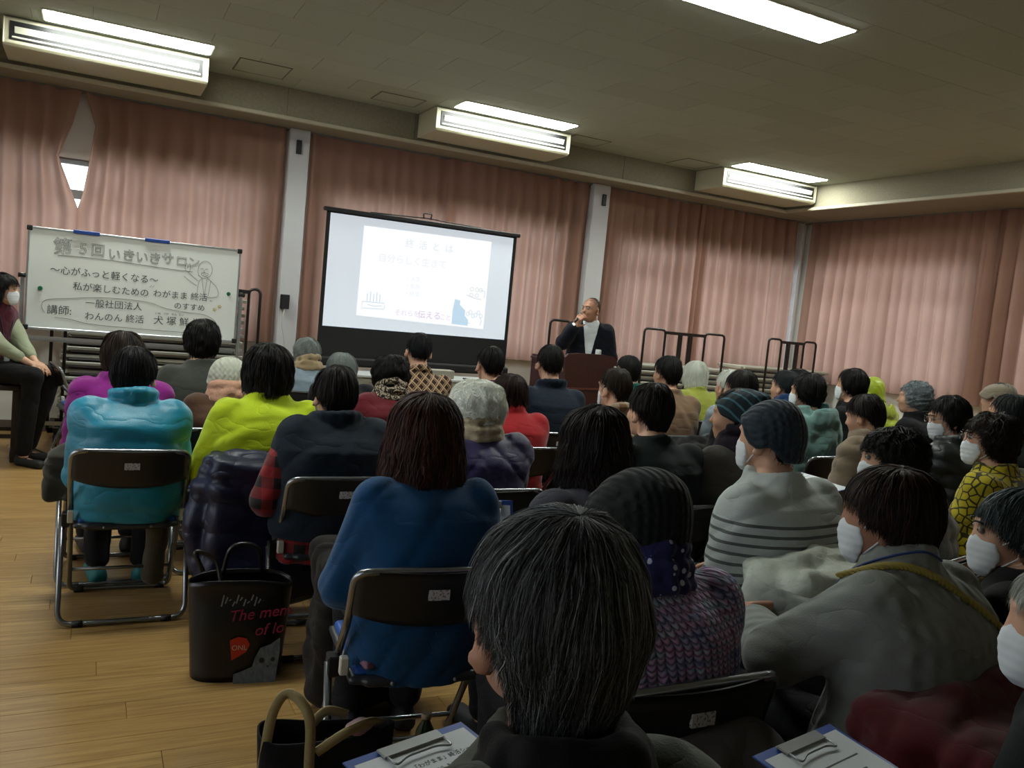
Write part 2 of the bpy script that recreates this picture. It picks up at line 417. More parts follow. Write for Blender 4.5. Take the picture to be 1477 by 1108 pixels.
HS = dict(   # rx, ry front, ry back, rz, centre z, front/side/rear reach, flare, taper, lumps
    short=dict(rx=.088, yf=.098, yb=.107, rz=.112, tf=.66, ts=1.0, tr=1.85, fl=0, tp=.34, amp=.020, fr=26, w=.0026, mid=1.28),
    crop=dict(rx=.082, yf=.092, yb=.102, rz=.110, tf=.66, ts=.93, tr=1.65, fl=0, tp=.30, amp=.012, fr=30, w=.0022, mid=1.12),
    soft=dict(rx=.098, yf=.100, yb=.115, rz=.114, tf=.70, ts=1.75, tr=2.05, fl=.05, tp=.30, amp=.030, fr=26, w=.0028),
    bob=dict(rx=.100, yf=.100, yb=.114, rz=.108, tf=.72, ts=2.1, tr=2.3, fl=.09, tp=.12, amp=.026, fr=24, w=.0030),
    long=dict(rx=.099, yf=.102, yb=.114, rz=.108, tf=.72, ts=2.45, tr=2.75, fl=.16, tp=.0, amp=.028, fr=24, w=.0030),
    curly=dict(rx=.104, yf=.102, yb=.118, rz=.112, tf=.72, ts=1.8, tr=2.05, fl=.04, tp=.26, amp=.05, fr=46, w=.0030))
def dome(phi, t, h, lump=None):
    u = np.minimum(t, 1); s = np.sin(u*PI/2); v = np.maximum(t-1, 0)*.1
    ry = np.where(np.cos(phi) > 0, h['yf'], h['yb']); c = -.024*(1-s)
    g = 1+h['fl']*np.sin(np.clip(v/.14, 0, 1)*PI/2)-h['tp']*np.clip(v/.10, 0, 1)**1.6
    e = 1.0
    x = h['rx']*s**e*np.sin(phi)*g; y = -.012+ry*s**e*np.cos(phi)*g+c; z = .012+h['rz']*(1-s**2.25)**(1/2.05)-v
    P = np.stack([x, y, z], -1)
    if lump is not None:
        D = np.stack([s*np.sin(phi), s*np.cos(phi), np.cos(u*PI/2)-v*9], -1); k = 1+lump(D)[..., None]*h['amp']
        P = np.concatenate([P[..., :2]*k, (P[..., 2:]-.012)*np.where(P[..., 2:] > .012, k, 1)+.012], -1)
    return P
def tmaxf(phi, h):
    a = np.abs(np.degrees((phi+PI) % (2*PI)-PI))
    return np.interp(a, [0, 40, 58, 74, 92, 112, 140, 180], [h['tf'], h['tf']+.03, h['tf']+.16, max(h['ts']*.9, h['tf']+.2), h['ts'], h.get('mid', (h['ts']+h['tr'])/2), h['tr'], h['tr']])
def build_hair(name, h, M, H, hs, mat, parent, n, seed, bald=0.0, strandlen=.9):
    rs = np.random.RandomState(seed); lump = sines(seed, h['fr']*.25); A, B = 56, 26
    ph = np.linspace(0, 2*PI, A, endpoint=False); u = np.linspace(0, 1, B); t0 = bald
    rag = rs.rand(A)*.12*(1 if h['tr'] < 1.7 else 1.5)
    tm = tmaxf(ph, h)-rag; TT = t0+(tm[:, None]-t0)*u[None]; PH = np.repeat(ph[:, None], B, 1)
    P = dome(PH, TT, h, lump); inn = dome(PH[:, -1:], TT[:, -1:]-.02, h, lump); inn = inn*np.array([.84, .84, 1]); in2 = dome(PH[:, :1]*1, TT[:, -1:]*.8, h)*np.array([.7, .7, .8])
    P = np.concatenate([P, inn, in2], 1); nb = P.shape[1]; V = P.reshape(-1, 3); Q = []
    I = np.arange(A*nb).reshape(A, nb); J = np.roll(I, -1, 0)
    Q = np.stack([I[:, :-1], J[:, :-1], J[:, 1:], I[:, 1:]], -1).reshape(-1, 4)
    R = .05+.2*np.clip(.5+.5*sines(seed+3, 9)(V*8), 0, 1); n = int(n*1.5)
    S = 9; f0 = rs.rand(n)*2*PI; tmx = tmaxf(f0, h)+rs.normal(size=n)*.05; a = (t0+(tmx-t0)*(rs.rand(n)**.75)*.82); b = np.minimum(a+strandlen*(.5+rs.rand(n)), tmx+rs.rand(n)**3*.25)
    K_ = 90 if n > 4000 else 46; ci = (np.floor(f0/(2*PI)*K_)+7*np.floor(a*4)).astype(int) % 997; cl = rs.rand(997)[ci]; cp = rs.rand(997)[ci]
    uu = np.linspace(0, 1, S)[None]; T_ = a[:, None]+(b-a)[:, None]*uu
    wig = (rs.normal(size=(n, 1))*.07+(cp[:, None]-.5)*.28)*uu+(.03+.05*(h['amp'] > .03))*np.sin(uu*rs.uniform(3, 9, (n, 1))*(1+3*(h['amp'] > .03))+rs.rand(n, 1)*6.3)
    F_ = f0[:, None]+wig/np.maximum(np.sin(np.minimum(T_, 1)*PI/2), .25)
    P = dome(F_, np.maximum(T_, .02), h, lump); fly = (rs.rand(n, 1) < .05)*rs.rand(n, 1)*.07; lift = (1.002+.055*cl[:, None]**1.5*np.sin(np.clip(uu*1.2, 0, 1)*PI*.5)+.02*rs.rand(n, 1)+fly*uu+(.05 if h['amp'] > .03 else .028)*rs.rand(n, 1)**4*uu)[..., None]
    c0 = np.array([0, -.012, -.0]); P = np.where(P[..., 2:] > 0, (P-c0)*lift+c0, np.concatenate([(P[..., :2]-c0[:2])*lift+c0[:2], P[..., 2:]], -1))
    Tg = np.gradient(P, axis=1); N_ = P-np.array([0, -.012, -.02]); N_[..., 2] = np.maximum(N_[..., 2], 0)*.8; sd = np.cross(Tg, N_); sd /= np.linalg.norm(sd, axis=-1, keepdims=True)+1e-9
    th = rs.normal(size=(n, 1, 1))*.55; Nn = N_/(np.linalg.norm(N_, axis=-1, keepdims=True)+1e-9); sd = sd*np.cos(th)+Nn*np.sin(th)
    w = h['w']*(.35+.65*rs.rand(n, 1, 1))*np.array([.5, .9, 1, 1, 1, .95, .85, .6, .12])[None, :, None]*.5
    VV = np.stack([P-sd*w, P+sd*w], 2).reshape(-1, 3); off = len(V)
    base = off+(np.arange(n)[:, None]*S+np.arange(S-1)[None])*2; Q2 = np.stack([base, base+1, base+3, base+2], -1).reshape(-1, 4)
    rv = np.repeat(np.clip(.55*rs.rand(n)**1.8+.5*cl**2*rs.rand(n), 0, 1), S*2)
    V = np.concatenate([V, VV]); Q = np.concatenate([Q, Q2]); R = np.concatenate([R, rv])
    V = np.asarray(H)+(V*hs)@M.T
    return link(name, npmesh(name, V, Q, attr=R), mat, parent)
def build_hat(h, M, H, hs, mat, parent, seed, name='knit_hat', slouch=0, roll=True, ribs=0):
    lump = sines(seed, 4); A, B = 64, 30; ph = np.linspace(0, 2*PI, A, endpoint=False); u = np.linspace(0, 1, B); tm = tmaxf(ph, h)
    T_ = tm[:, None]*u[None]; PH = np.repeat(ph[:, None], B, 1); P = dome(PH, T_, h, lump)
    if ribs: P *= (1+.02*np.abs(np.sin(PH*ribs+T_*3)))[..., None]
    if slouch: P[..., 1] -= slouch*np.clip(P[..., 2]/.12, 0, 1)**2; P[..., 2] -= slouch*.4*np.clip(-P[..., 1]/.1, 0, 1)
    if roll:
        k = 1+.05*np.sin(np.clip((u-.82)/.18, 0, 1)*PI); P[..., :2] *= k[None, :, None]
    inn = P[:, -1:]*np.array([.88, .88, 1])+np.array([0, 0, .012]); P = np.concatenate([P, inn], 1); nb = P.shape[1]
    I = np.arange(A*nb).reshape(A, nb); J = np.roll(I, -1, 0); Q = np.stack([I[:, :-1], J[:, :-1], J[:, 1:], I[:, 1:]], -1).reshape(-1, 4)
    return link(name, npmesh(name, np.asarray(H)+(P.reshape(-1, 3)*hs)@M.T, Q), mat, parent)
def ringtube(F, c, rx, ry, r, tilt=0, n=14, k=.01, wob=0, seed=0):
    rs = np.random.RandomState(seed); pts = []
    for i in range(n):
        a = i*2*PI/n; pts.append((c[0]+rx*math.sin(a), c[1]+ry*math.cos(a), c[2]-tilt*math.cos(a)+wob*rs.normal()))
    for i in range(n): F.cap(pts[i], pts[(i+1) % n], r, r, k)
MASKW = plain('mask_paper', 'd5dbe0', .8, var=.03); LOOP = plain('mask_elastic', 'c8ccd0', .8, var=.02)
RIM = plain('spectacle_metal', '6e6a66', .3, 1); SHOEM = plain('shoe_rubber', '15161a', .7)
_sf = Field((-.06, -.13, -.02), (.06, .17, .12), .009); _sf.rbox((0, .03, .03), (.04, .125, .028), .026); _sf.ell((0, -.05, .055), (.036, .055, .04), .02)
SHOE = _sf.mesh('shoe'); SHOE.materials.append(SHOEM)
EYEW = plain('eye_white', '8d857d', .3, var=.02); EYEB = plain('eye_iris', '14100e', .2, var=.02)
def garment(g, J, q, seed, parent):
    """one piece of upper clothing as a smooth distance-field surface"""
    z0, L, T = J['z0'], J['L'], J['T']; m = g.get('m', .012); bulk = g.get('bulk', 1.0); hem = g.get('hem', z0+.02)
    F = Field((-.42, -.40, hem-.10), (.42, .42, T-.06), g.get('q', q)); zs = z0+TF*L*1.0
    if hem < z0: zs[0] = hem
    k = .03 if m > .02 else .022
    F.loft(zs, TRX*bulk*J['w'], TRY*bulk, TYC+J['ly'](TF), m=m, k=0)
    nz = zs[-2]
    if g.get('sleeves', True):
        for s in (-1, 1):
            S, E, W = J['S'][s], J['E'][s], J['W'][s]; ws = E+(W-E)*g.get('slen', .93)
            F.cap(S, E, .056*bulk+m, .046*bulk+m, k); F.cap(E, ws, .046*bulk+m, .034+m*.9, k*.7)
            if m > .02 or g.get('cuff'): F.cap(ws-(W-E)*.06, ws, .032+m*.7, .03+m*.7, .006)
    else:
        for s in (-1, 1): F.cap(J['S'][s]*np.array([.93, 1, 1]), J['S'][s]*np.array([1.0, 1, 1])-np.array([0, 0, .05]), .062+m, .058+m, k)
    nb = J['NB']; col = g.get('collar', 'crew'); c = g.get('ch', 0)
    if col == 'crew': ringtube(F, nb+[0, 0, .012], .060+m*.5, .058+m*.5, .012, .02)
    if col == 'turtle':
        for i in range(3): ringtube(F, nb+[0, .004*i, .012+.017*i], .056+m*.4, .056+m*.4, .014, .015)
    if col == 'high':
        for i in range(3): ringtube(F, nb+[0, -.008, -.004+.015*i], .074+.004*i+m*.2, .072+m*.2+.004*i, .011+m*.15, .02)
    if col == 'shirt': ringtube(F, nb+[0, -.004, .018], .066, .066, .013, .03); ringtube(F, nb+[0, -.008, .002], .075, .075, .012, .03)
    if col == 'fur':
        for i in range(3): ringtube(F, nb+[0, -.004, -.014+.018*i], .092-.004*i, .085, .022, .02, wob=.005, seed=i)
    if col == 'hood':
        for i in range(3): ringtube(F, nb+[0, -.01, .004+.018*i], .078, .076, .017+m*.2, .02)
        hk = g.get('hk', 1); F.ell(nb+[0, -.115, -.04], (.14*hk, .065*hk, .085*hk), .02); F.ell(nb+[0, -.12, .015*hk], (.115*hk, .05*hk, .05*hk), .015); F.ell(nb+[0, -.155, -.13*hk], (.06*hk, .035, .06*hk), .02); F.ell(nb+[0, -.085, .05*hk], (.08*hk, .05, .035), .012, 's')
    fo = folds(seed, g.get('fold', .0045), g.get('ff', 20)); F.warp(fo)
    p = g.get('puff', 0)
    if p:
        a = g.get('pa', .011)
        if g.get('diamond'): F.warp(lambda x, y, z: a*(.7-np.minimum(np.abs(np.sin(PI*(z+x*1.0)/p)), np.abs(np.sin(PI*(z-x*1.0)/p)))**.5))
        else: F.warp(lambda x, y, z: a*(.7-np.abs(np.sin(PI*(z+.012*np.sin(9*x+4*y)+(.015*np.sin(60*x+seed)*.3))/p))**.5))
    if g.get('vee'):   # open front
        zl, sl_ = g['vee']; F.warp(lambda x, y, z: np.where(y > -.02, np.maximum(0, (.012+sl_*np.maximum(z-zl, 0))-np.abs(x))*np.where(z > zl-.05, 1, 0)*3, 0))
    o = link(g.get('name', 'sweater'), F.mesh(g.get('name', 'sweater')), g['mat'], parent)
    if g.get('lab'): o['label'] = g['lab']
    return o, F
PEOPLE = {}
def person(key, x, y, T, label, rot=0, yaw=0, pitch=0, roll=0, z0=.43, q=.012, hair='short', hc=('0c0a09', '1c1613'), n=900, hat=None, tops=(), legs='14151a',
           mask=False, glasses=False, scarf=None, hands=None, hunch=0.0, bulk=1.0, w=1.0, hs=1.0, skin='light', bald=0, stand=False, strandlen=.9, curl=.5, hw=1.0,
           eyes=False, hd=None, drop=0.0, group='seated audience', shoes=True, legrot=None, hmod=None, hnrm=None, pole=None, feet=None, hx=0.0, hy=0.0):
    seed = sum(ord(c)*(i+3) for i, c in enumerate(key)) % 9973
    root = empty('person', (x, y, 0), math.radians(rot)); tag(root, label, 'person', group)
    L = T-z0-drop; M = rotm(yaw, pitch, roll); H = np.array([hx, .015+hunch+hy, T-.118*hs]); ly = lambda f: hunch*np.clip((f-.2)/.5, 0, 1)
    NB = np.array([0, np.interp(.68, TF, TYC)+hunch*.9+.005, z0+.692*L]); shz = z0+.600*L; sy = np.interp(.59, TF, TYC)+hunch*.75
    J = dict(z0=z0, L=L, T=T, w=w, ly=ly, NB=NB, S={}, E={}, W={})
    hands = hands or {-1: (-.06, .20, z0+.15), 1: (.06, .20, z0+.15)}
    for s in (-1, 1):
        J['S'][s] = np.array([s*.150*w, sy, shz]); E, W = ik(J['S'][s], hands[s], .27, .24, (pole or {}).get(s, (s*.45, -.35, -1))); J['E'][s], J['W'][s] = E, W
    # body: one continuous surface
    F = Field((-.44, -.38, 0.0 if not stand else -.0), (.44, .58, T+.03), q)
    head_sdf(F, H, M, hs, face=q < .0125, nose=not mask)
    F.cap(H+M@np.array([0, -.025, -.045])*hs, NB+[0, 0, -.02], .054*hs, .058, .02)
    F.loft(z0+TF*L, TRX*.93*w, TRY*.93, TYC+ly(TF), k=.02)
    for s in (-1, 1):
        F.cap(J['S'][s], J['E'][s], .05, .038, .02); F.cap(J['E'][s], J['W'][s], .038, .025, .012)
        d = (hd or {}).get(s, J['W'][s]-J['E'][s]); hand_sdf(F, J['W'][s], d, (hnrm or {}).get(s, (-s*.5, .1, -.6)), -s, curl)
        if stand: hip, kn, an = (s*.09, -.06, z0+.06), (s*.095, -.03, .50), (s*.10, -.05, .09)
        else:
            hip = (s*.09, -.06, z0+.08); kn = (s*.11, .36, z0+.07); an = (s*.10, .33, .09)
            if feet: an = feet[s]; kn = ((an[0]+s*.10)/2, .38, z0+.07)
        J['leg%d' % s] = (hip, kn, an)
        F.cap(hip, kn, .078, .055, .03); F.cap(kn, an, .052, .036, .02); F.cap((an[0], an[1]-.02, an[2]-.05), (an[0], an[1]+.09, .035), .030, .022, .012)
    body = link('body', F.mesh('body'), SKIN[skin], root); FB = F
    # trousers and shoes
    G = Field((-.30, -.28, .06), (.30, .50, z0+.22), max(q, .012)); G.ell((0, -.07, z0+.09), (.185*w, .155, .11), .02)
    for s in (-1, 1):
        hip, kn, an = J['leg%d' % s]; G.cap(hip, kn, .090, .070, .03); G.cap(kn, (an[0], an[1], an[2]+.03), .066, .055, .02)
    G.warp(folds(seed+5, .004, 22)); link('trousers', G.mesh('trousers'), fabric('trouser_cloth', legs), root)
    if shoes:
        for s in (-1, 1):
            an = J['leg%d' % s][2]; o = link('shoe', SHOE, None, root, (an[0], an[1]+.03, 0)); o.rotation_euler = (0, 0, -s*.12)
            if shoes is not True: o.material_slots[0].link = 'OBJECT'; o.material_slots[0].material = shoes
    fields = []
    for i, g in enumerate(tops):
        g = dict(g); g.setdefault('bulk', bulk); fields.append(garment(g, J, max(q, .0085), seed+i*7, root))
    if scarf:
        sm, sr = scarf; G = Field((-.2, -.22, NB[2]-.09), (.2, .22, NB[2]+.14), max(q*.8, .008))
        ringtube(G, NB+[0, .0, .014], .083, .082, .030*sr, .02, wob=.006, seed=seed, k=.006); ringtube(G, NB+[0, .004, .052], .074, .076, .026*sr, .03, wob=.006, seed=seed+1, k=.006)
        ringtube(G, NB+[0, -.004, -.012], .10, .09, .024*sr, .01, wob=.006, seed=seed+2, k=.006)
        G.warp(folds(seed+2, .004, 50)); link('scarf', G.mesh('scarf'), sm, root)
    if hair and hair != 'none':
        h = dict(HS[hair]);
        if hmod: h.update(hmod)
        for k_ in ('rx', 'yf', 'yb'): h[k_] *= hw
        hm = hairmat(*hc); build_hair('hair', h, M, H, hs, hm, root, n, seed, bald, strandlen)
    if hat:
        h = dict(HS['short']); h.update(rx=.100, yf=.108, yb=.118, rz=.122, tf=.78, ts=1.15, tr=1.45, tp=.05, amp=.01); h.update(hat.get('h', {}))
        o = build_hat(h, M, H, hs, hat['mat'], root, seed, hat.get('name', 'knit_hat'), hat.get('slouch', 0), ribs=hat.get('ribs', 0))
    P = lambda a, b, c: H+M@np.array([a, b, c])*hs
    if mask:
        K = Field(H-.17, H+.17, .0055); K.ell(P(0, .022, -.042), np.array([.066, .070, .083])*hs, 0, M=M); K.ell(P(0, .060, -.045), np.array([.016, .040, .040])*hs, .03, M=M); K.ell(P(0, .05, -.09), np.array([.040, .040, .028])*hs, .03, M=M)
        def slab(x, y, z):
            x, y, z = x-H[0], y-H[1], z-H[2]; lx, ly_, lz = [(M[0][i]*x+M[1][i]*y+M[2][i]*z)/hs for i in range(3)]
            return np.maximum(np.maximum(lz+.010-.010*np.clip(1-np.abs(lx)/.03, 0, 1), -lz-.116), .034-ly_+.3*np.abs(lz+.055))*hs
        K.D = np.maximum(K.D, slab(K.ax[0][:, None, None], K.ax[1][None, :, None], K.ax[2][None, None, :])); 
        K.warp(lambda x, y, z: .0007*np.sin(((x-H[0])*M[0][2]+(y-H[1])*M[1][2]+(z-H[2])*M[2][2])/hs*330))
        mo = link('face_mask', K.mesh('face_mask'), MASKW, root)
        for s in (-1, 1):
            V, Q = [], []
            for a, b in (((s*.064, .034, -.018), (s*.087, -.008, .022)), ((s*.056, .034, -.082), (s*.086, -.014, -.03))):
                v, q_ = tube_np([P(*a), P((a[0]+b[0])/2+s*.004, (a[1]+b[1])/2, (a[2]+b[2])/2), P(*b)], .0022, 6); Q.append(q_+sum(len(t) for t in V)); V.append(v)
            link('ear_loop', npmesh('ear_loop', np.concatenate(V), np.concatenate(Q)), LOOP, mo)
    if glasses:
        b = MB()
        for s in (-1, 1):
            ring = [P(s*(.032+.023*math.cos(a)), .104-.006*abs(math.cos(a)), .006+.018*math.sin(a)) for a in np.linspace(0, 2*PI, 14, endpoint=False)]
            b.tube(ring, .0016, 6, True); b.tube([P(s*.055, .100, .010), P(s*.074, .07, .010), P(s*.084, -.004, .012), P(s*.085, -.03, -.01)], .0016, 6)
        b.tube([P(-.009, .106, .010), P(0, .109, .013), P(.009, .106, .010)], .0016, 6); b.build('glasses', RIM, root)
    if eyes:
        for s in (-1, 1):
            e = MB().sph(P(s*.031, .0795, .008), .0105*hs, 12).build('eye', EYEW, root); MB().sph(P(s*.031, .0865, .008), .0050*hs, 10).build('iris', EYEB, e)
            br = MB().tube([P(s*.014, .097, .026), P(s*.03, .096, .031), P(s*.05, .08, .028)], .0028*hs, 6); br.build('eyebrow', hairmat(*hc), root)
    PEOPLE[key] = dict(root=root, J=J, F=[f for _, f in fields], FB=FB, H=H, M=M, hs=hs, P=P)
    return root
# ------------------------------------------------------------------ the room
WALLM = plain('wall_paint', 'dcdcd8', .8, var=.05, nscale=6, bump=.001)
PIER = plain('pier_paint', 'bdbdbf', .7, var=.04, nscale=8)
BEAMM = NT('beam_mineral_board'); _co, _p = BEAMM.pos(); _n1 = BEAMM.noise(_co, 60, 5, .7)
BEAMM.base(BEAMM.mix(_n1[0], '6f6a58', '9b9480')); BEAMM.b.inputs['Roughness'].default_value = .9; BEAMM.bump(_n1[0], .004); BEAMM = BEAMM.m
TILEM = NT('acoustic_tile'); _co, _p = TILEM.pos(); _n1 = TILEM.noise(_co, 70, 4, .75); _oi = TILEM.n('ShaderNodeObjectInfo')
_c = TILEM.mix(_n1[0], '8d9484', 'b0b6a6'); _c2 = TILEM.mix(TILEM.math('MULTIPLY', _oi.outputs['Random'], .22), _c, '7c7d6c')
TILEM.base(_c2); TILEM.b.inputs['Roughness'].default_value = .92; TILEM.bump(_n1[0], .003); TILEM = TILEM.m
GROOVE = plain('ceiling_groove', '66675b', .9)
WOOD = NT('plank_wood'); _co, _p = WOOD.pos(); _oi = WOOD.n('ShaderNodeObjectInfo')
_cmb = WOOD.n('ShaderNodeCombineXYZ'); WOOD.l(WOOD.math('MULTIPLY', _oi.outputs['Random'], 40), _cmb.inputs[2]); _va = WOOD.n('ShaderNodeVectorMath'); WOOD.l(_co, _va.inputs[0]); WOOD.l(_cmb.outputs[0], _va.inputs[1])
_mp = WOOD.n('ShaderNodeMapping'); _mp.inputs['Scale'].default_value = (.9, 17, 1); WOOD.l(_va.outputs[0], _mp.inputs[0]); _g = WOOD.noise(_mp.outputs[0], 4, 6, .6)
_c = WOOD.mix(WOOD.math('MULTIPLY_ADD', _g[0], 2.2, -.6), '7a5a30', 'bd9a60'); _c = WOOD.mix(WOOD.math('MULTIPLY', _oi.outputs['Random'], .55), _c, '8f6d3f')
WOOD.base(_c); WOOD.b.inputs['Roughness'].default_value = .38; WOOD.b.inputs['Specular IOR Level'].default_value = .4; WOOD.bump(_g[0], .0006); WOOD = WOOD.m
ALU = plain('window_aluminium', '8b8d8e', .4, .7)
GLASS = NT('window_glass'); _t = GLASS.n('ShaderNodeBsdfTransparent'); _gl = GLASS.n('ShaderNodeBsdfGlossy'); _gl.inputs['Roughness'].default_value = .02
_mx = GLASS.n('ShaderNodeMixShader'); _fr = GLASS.n('ShaderNodeFresnel'); GLASS.l(_fr.outputs[0], _mx.inputs[0]); GLASS.l(_t.outputs[0], _mx.inputs[1]); GLASS.l(_gl.outputs[0], _mx.inputs[2]); GLASS.l(_mx.outputs[0], GLASS.out.inputs[0]); GLASS = GLASS.m
CURT = NT('pink_curtain'); _co, _p = CURT.pos(); _n1 = CURT.noise(_co, 3.5, 3); _f = CURT.noise(_co, 300, 1)
_c = CURT.mix(_n1[0], 'a27c6c', 'b48d7e'); _tr = CURT.n('ShaderNodeBsdfTranslucent'); CURT.l(CURT.mix(_n1[0], (.38, .262, .21), (.45, .328, .268)), _tr.inputs[0])
CURT.base(_c); CURT.b.inputs['Roughness'].default_value = .9; CURT.b.inputs['Specular IOR Level'].default_value = .15
_mx = CURT.n('ShaderNodeMixShader'); _mx.inputs[0].default_value = .5; CURT.l(CURT.b.outputs[0], _mx.inputs[1]); CURT.l(_tr.outputs[0], _mx.inputs[2]); CURT.l(_mx.outputs[0], CURT.out.inputs[0]); CURT = CURT.m
WHITEP = plain('white_enamel', 'c4c4b4', .45, var=.04); DARK = plain('black_plastic', '111214', .5, var=.1)
CEIL = 3.33; WT = 3.05; XL, XR, YB, YF = -2.8, 8.62, -3.2, 8.62
def struct(o): o['kind'] = 'structure'; return o

fl = struct(MB().box((XL, YB, -.10), (XR, YF, -.012)).build('floor', plain('subfloor', '6d4c2b', .7)))
_pl = MB().box((-.7490, -.0593, -.011), (.7490, .0593, 0), bev=.0006).mesh('plank'); _pl.materials.append(WOOD)
far = []; r = 0; yy = YB
while yy < YF-.05:
    off = (r*.53) % 1.5; xx = XL-off
    while xx < XR:
        xc = xx+.75; yc = yy+.06
        if xx > XL-.02 and xx+1.5 < XR and -1.2 < xc < 3.3 and .9 < yc < 7.9:
            o = bpy.data.objects.new('plank', _pl); COL.objects.link(o); o.location = (xc, yc, 0); o.parent = fl
        else: far.append((max(xx+.0025, XL), min(xx+1.4975, XR), yy+.0015, yy+.1185))
        xx += 1.5
    yy += .12; r += 1
b = MB()
for x0, x1, y0, y1 in far:
    if x1-x0 > .02: b.box((x0, y0, -.011), (x1, y1, 0))
tag(b.build('plank_field', WOOD, fl), kind='stuff')

ce = struct(MB().box((XL, YB, CEIL+.012), (XR, YF, CEIL+.15)).build('ceiling', GROOVE))
_tl = MB().box((-.4088, -.1998, 0), (.4088, .1998, .012), bev=.001).mesh('ceiling_tile'); _tl.materials.append(TILEM)
rest = []; yy = 8.09-.402; r = 0
LX = [(.175, 7.36), (3.52, 7.36), (6.86, 7.36), (.1, 3.93), (3.40, 3.93), (6.75, 3.93)]
while yy > YB-.4:
    xx = XL+.25-(.41 if r % 2 else 0)
    while xx < 7.9:
        if yy > 2.2 and xx > -1.5: 
            o = bpy.data.objects.new('ceiling_tile', _tl); COL.objects.link(o); o.location = (xx+.41, yy+.2, CEIL); o.parent = ce
        else: rest.append((xx+.004, yy+.002))
        xx += .82
    yy -= .402; r += 1
b = MB()
for x, y in rest: b.box((x, y, CEIL), (x+.8165, y+.3985, CEIL+.012))
tag(b.build('ceiling_tile_field', TILEM, ce), kind='stuff')

# beams above the curtains
b = MB().box((XL, 8.09, WT), (XR, YF, CEIL+.012)); bf = struct(b.build('trim_1', BEAMM))
MB().box((XL, 8.06, WT-.012), (7.69, 8.10, WT+.022), bev=.004).build('beam_edge', plain('beam_edge_paint', 'a9a28e', .6), bf)
MB().box((XL, 8.10, WT-.012), (XR, YF, WT)).build('soffit_board', plain('soffit_paint', '877f6c', .7), bf)
b = MB().box((7.70, YB, WT), (XR, 8.09, CEIL+.012)); br = struct(b.build('trim_2', BEAMM))
MB().box((7.67, YB, WT-.012), (7.71, 8.10, WT+.022), bev=.004).build('beam_edge', plain('beam_edge_paint', 'a9a28e', .6), br)
MB().box((7.71, YB, WT-.012), (XR, 8.09, WT)).build('soffit_board', plain('soffit_paint', '877f6c', .7), br)
for k in range(9):
    MB().box((-2.2+k*1.24, 8.086, WT+.03), (-2.196+k*1.24, 8.092, CEIL)).build('board_joint', GROOVE, bf)
# walls with window openings
FO = [(-2.55, 1.42), (2.05, 4.85), (5.55, 8.42)]; RO = [(6.0, 8.25), (3.0, 5.4), (0, 2.4)]
SZ, HZ = .97, 2.47
def wall_open(name, op, lo, hi, fixed, thick, axis):
    b = MB()
    def bx(u0, u1, z0, z1):
        if axis == 'x': b.box((u0, fixed, z0), (u1, fixed+thick, z1))
        else: b.box((fixed, u0, z0), (fixed+thick, u1, z1))
    bx(lo, hi, 0, SZ); bx(lo, hi, HZ, WT)
    e = sorted(op); u = lo
    for a, c in e: bx(u, a, SZ, HZ); u = c
    bx(u, hi, SZ, HZ); return struct(b.build(name, WALLM))
wf = wall_open('wall_front', FO, XL, XR+.15, YF, .15, 'x'); wr = wall_open('wall_right', RO, YB, YF, XR, .15, 'y')
LO = [(.4, 2.4), (2.8, 5.0)]; wl = wall_open('wall_left', LO, YB-.15, YF+.15, XL-.15, .15, 'y'); MB().box((XL-.15, YB-.15, WT), (XL, YF+.15, CEIL+.15)).build('upper_wall', WALLM, wl); struct(MB().box((XL, YB-.15, 0), (XR+.15, YB, CEIL+.15)).build('wall_back', WALLM))
MB().box((XL, YF-.05, SZ-.03), (XR, YF, SZ), bev=.004).build('sill_board', PIER, wf); MB().box((XR-.05, YB, SZ-.03), (XR, YF-.06, SZ), bev=.004).build('sill_board', PIER, wr)
struct(MB().box((XL, YF-.012, 0), (XR, YF, .10), bev=.003).build('baseboard_front', plain('skirting', '5a5148', .6)))
struct(MB().box((XR-.012, YB, 0), (XR, YF-.02, .10), bev=.003).build('baseboard_right', plain('skirting', '5a5148', .6)))
wn = 0
for axis, op in (('x', FO), ('y', RO), ('l', LO)):
    for a, c in op:
        wn += 1; b = MB(); g = []; n = max(2, round((c-a)/1.1)); F0 = dict(x=YF+.06, y=XR+.06, l=XL-.11)[axis]
        def bx(u0, u1, z0, z1, d=.05):
            if axis == 'x': b.box((u0, F0, z0), (u1, F0+d, z1))
            else: b.box((F0, u0, z0), (F0+d, u1, z1))
        bx(a, c, SZ, SZ+.05); bx(a, c, HZ-.05, HZ); bx(a, c, 2.12, 2.20)
        for i in range(n+1):
            u = a+(c-a)*i/n; bx(max(a, u-.03), min(c, u+.03), SZ, HZ)
        w = struct(b.build('window_%d' % wn, ALU))
        for i in range(n):
            u0 = a+(c-a)*i/n; u1 = a+(c-a)*(i+1)/n
            for z0, z1 in ((SZ, 2.14), (2.18, HZ)):
                q = MB(); q.box((u0, F0+.02, z0), (u1, F0+.026, z1)) if axis == 'x' else q.box((F0+.02, u0, z0), (F0+.026, u1, z1)); q.build('pane', GLASS, w)
for i, (x0, x1) in enumerate(((1.63, 1.82), (5.08, 5.30))):
    p = struct(MB().box((x0, 8.40, 0), (x1, YF, WT-.012), bev=.006).build('trim_%d' % (i+3), PIER))
    MB().box((x0+.06+.05*i, 8.375, 2.80), (x0+.11+.05*i, 8.40, 2.93), bev=.004).build('wall_hook_plate', DARK, p)
struct(MB().box((8.43, 8.50, 0), (8.47, YF, WT-.012)).build('trim_5', plain('corner_post', 'c8cacc', .5)))
o = MB().box((1.64, 8.33, 1.30), (1.72, 8.40, 1.44), bev=.006).build('wall_socket_box', DARK); tag(o, 'small black socket box on the grey pillar beside the screen', 'socket')
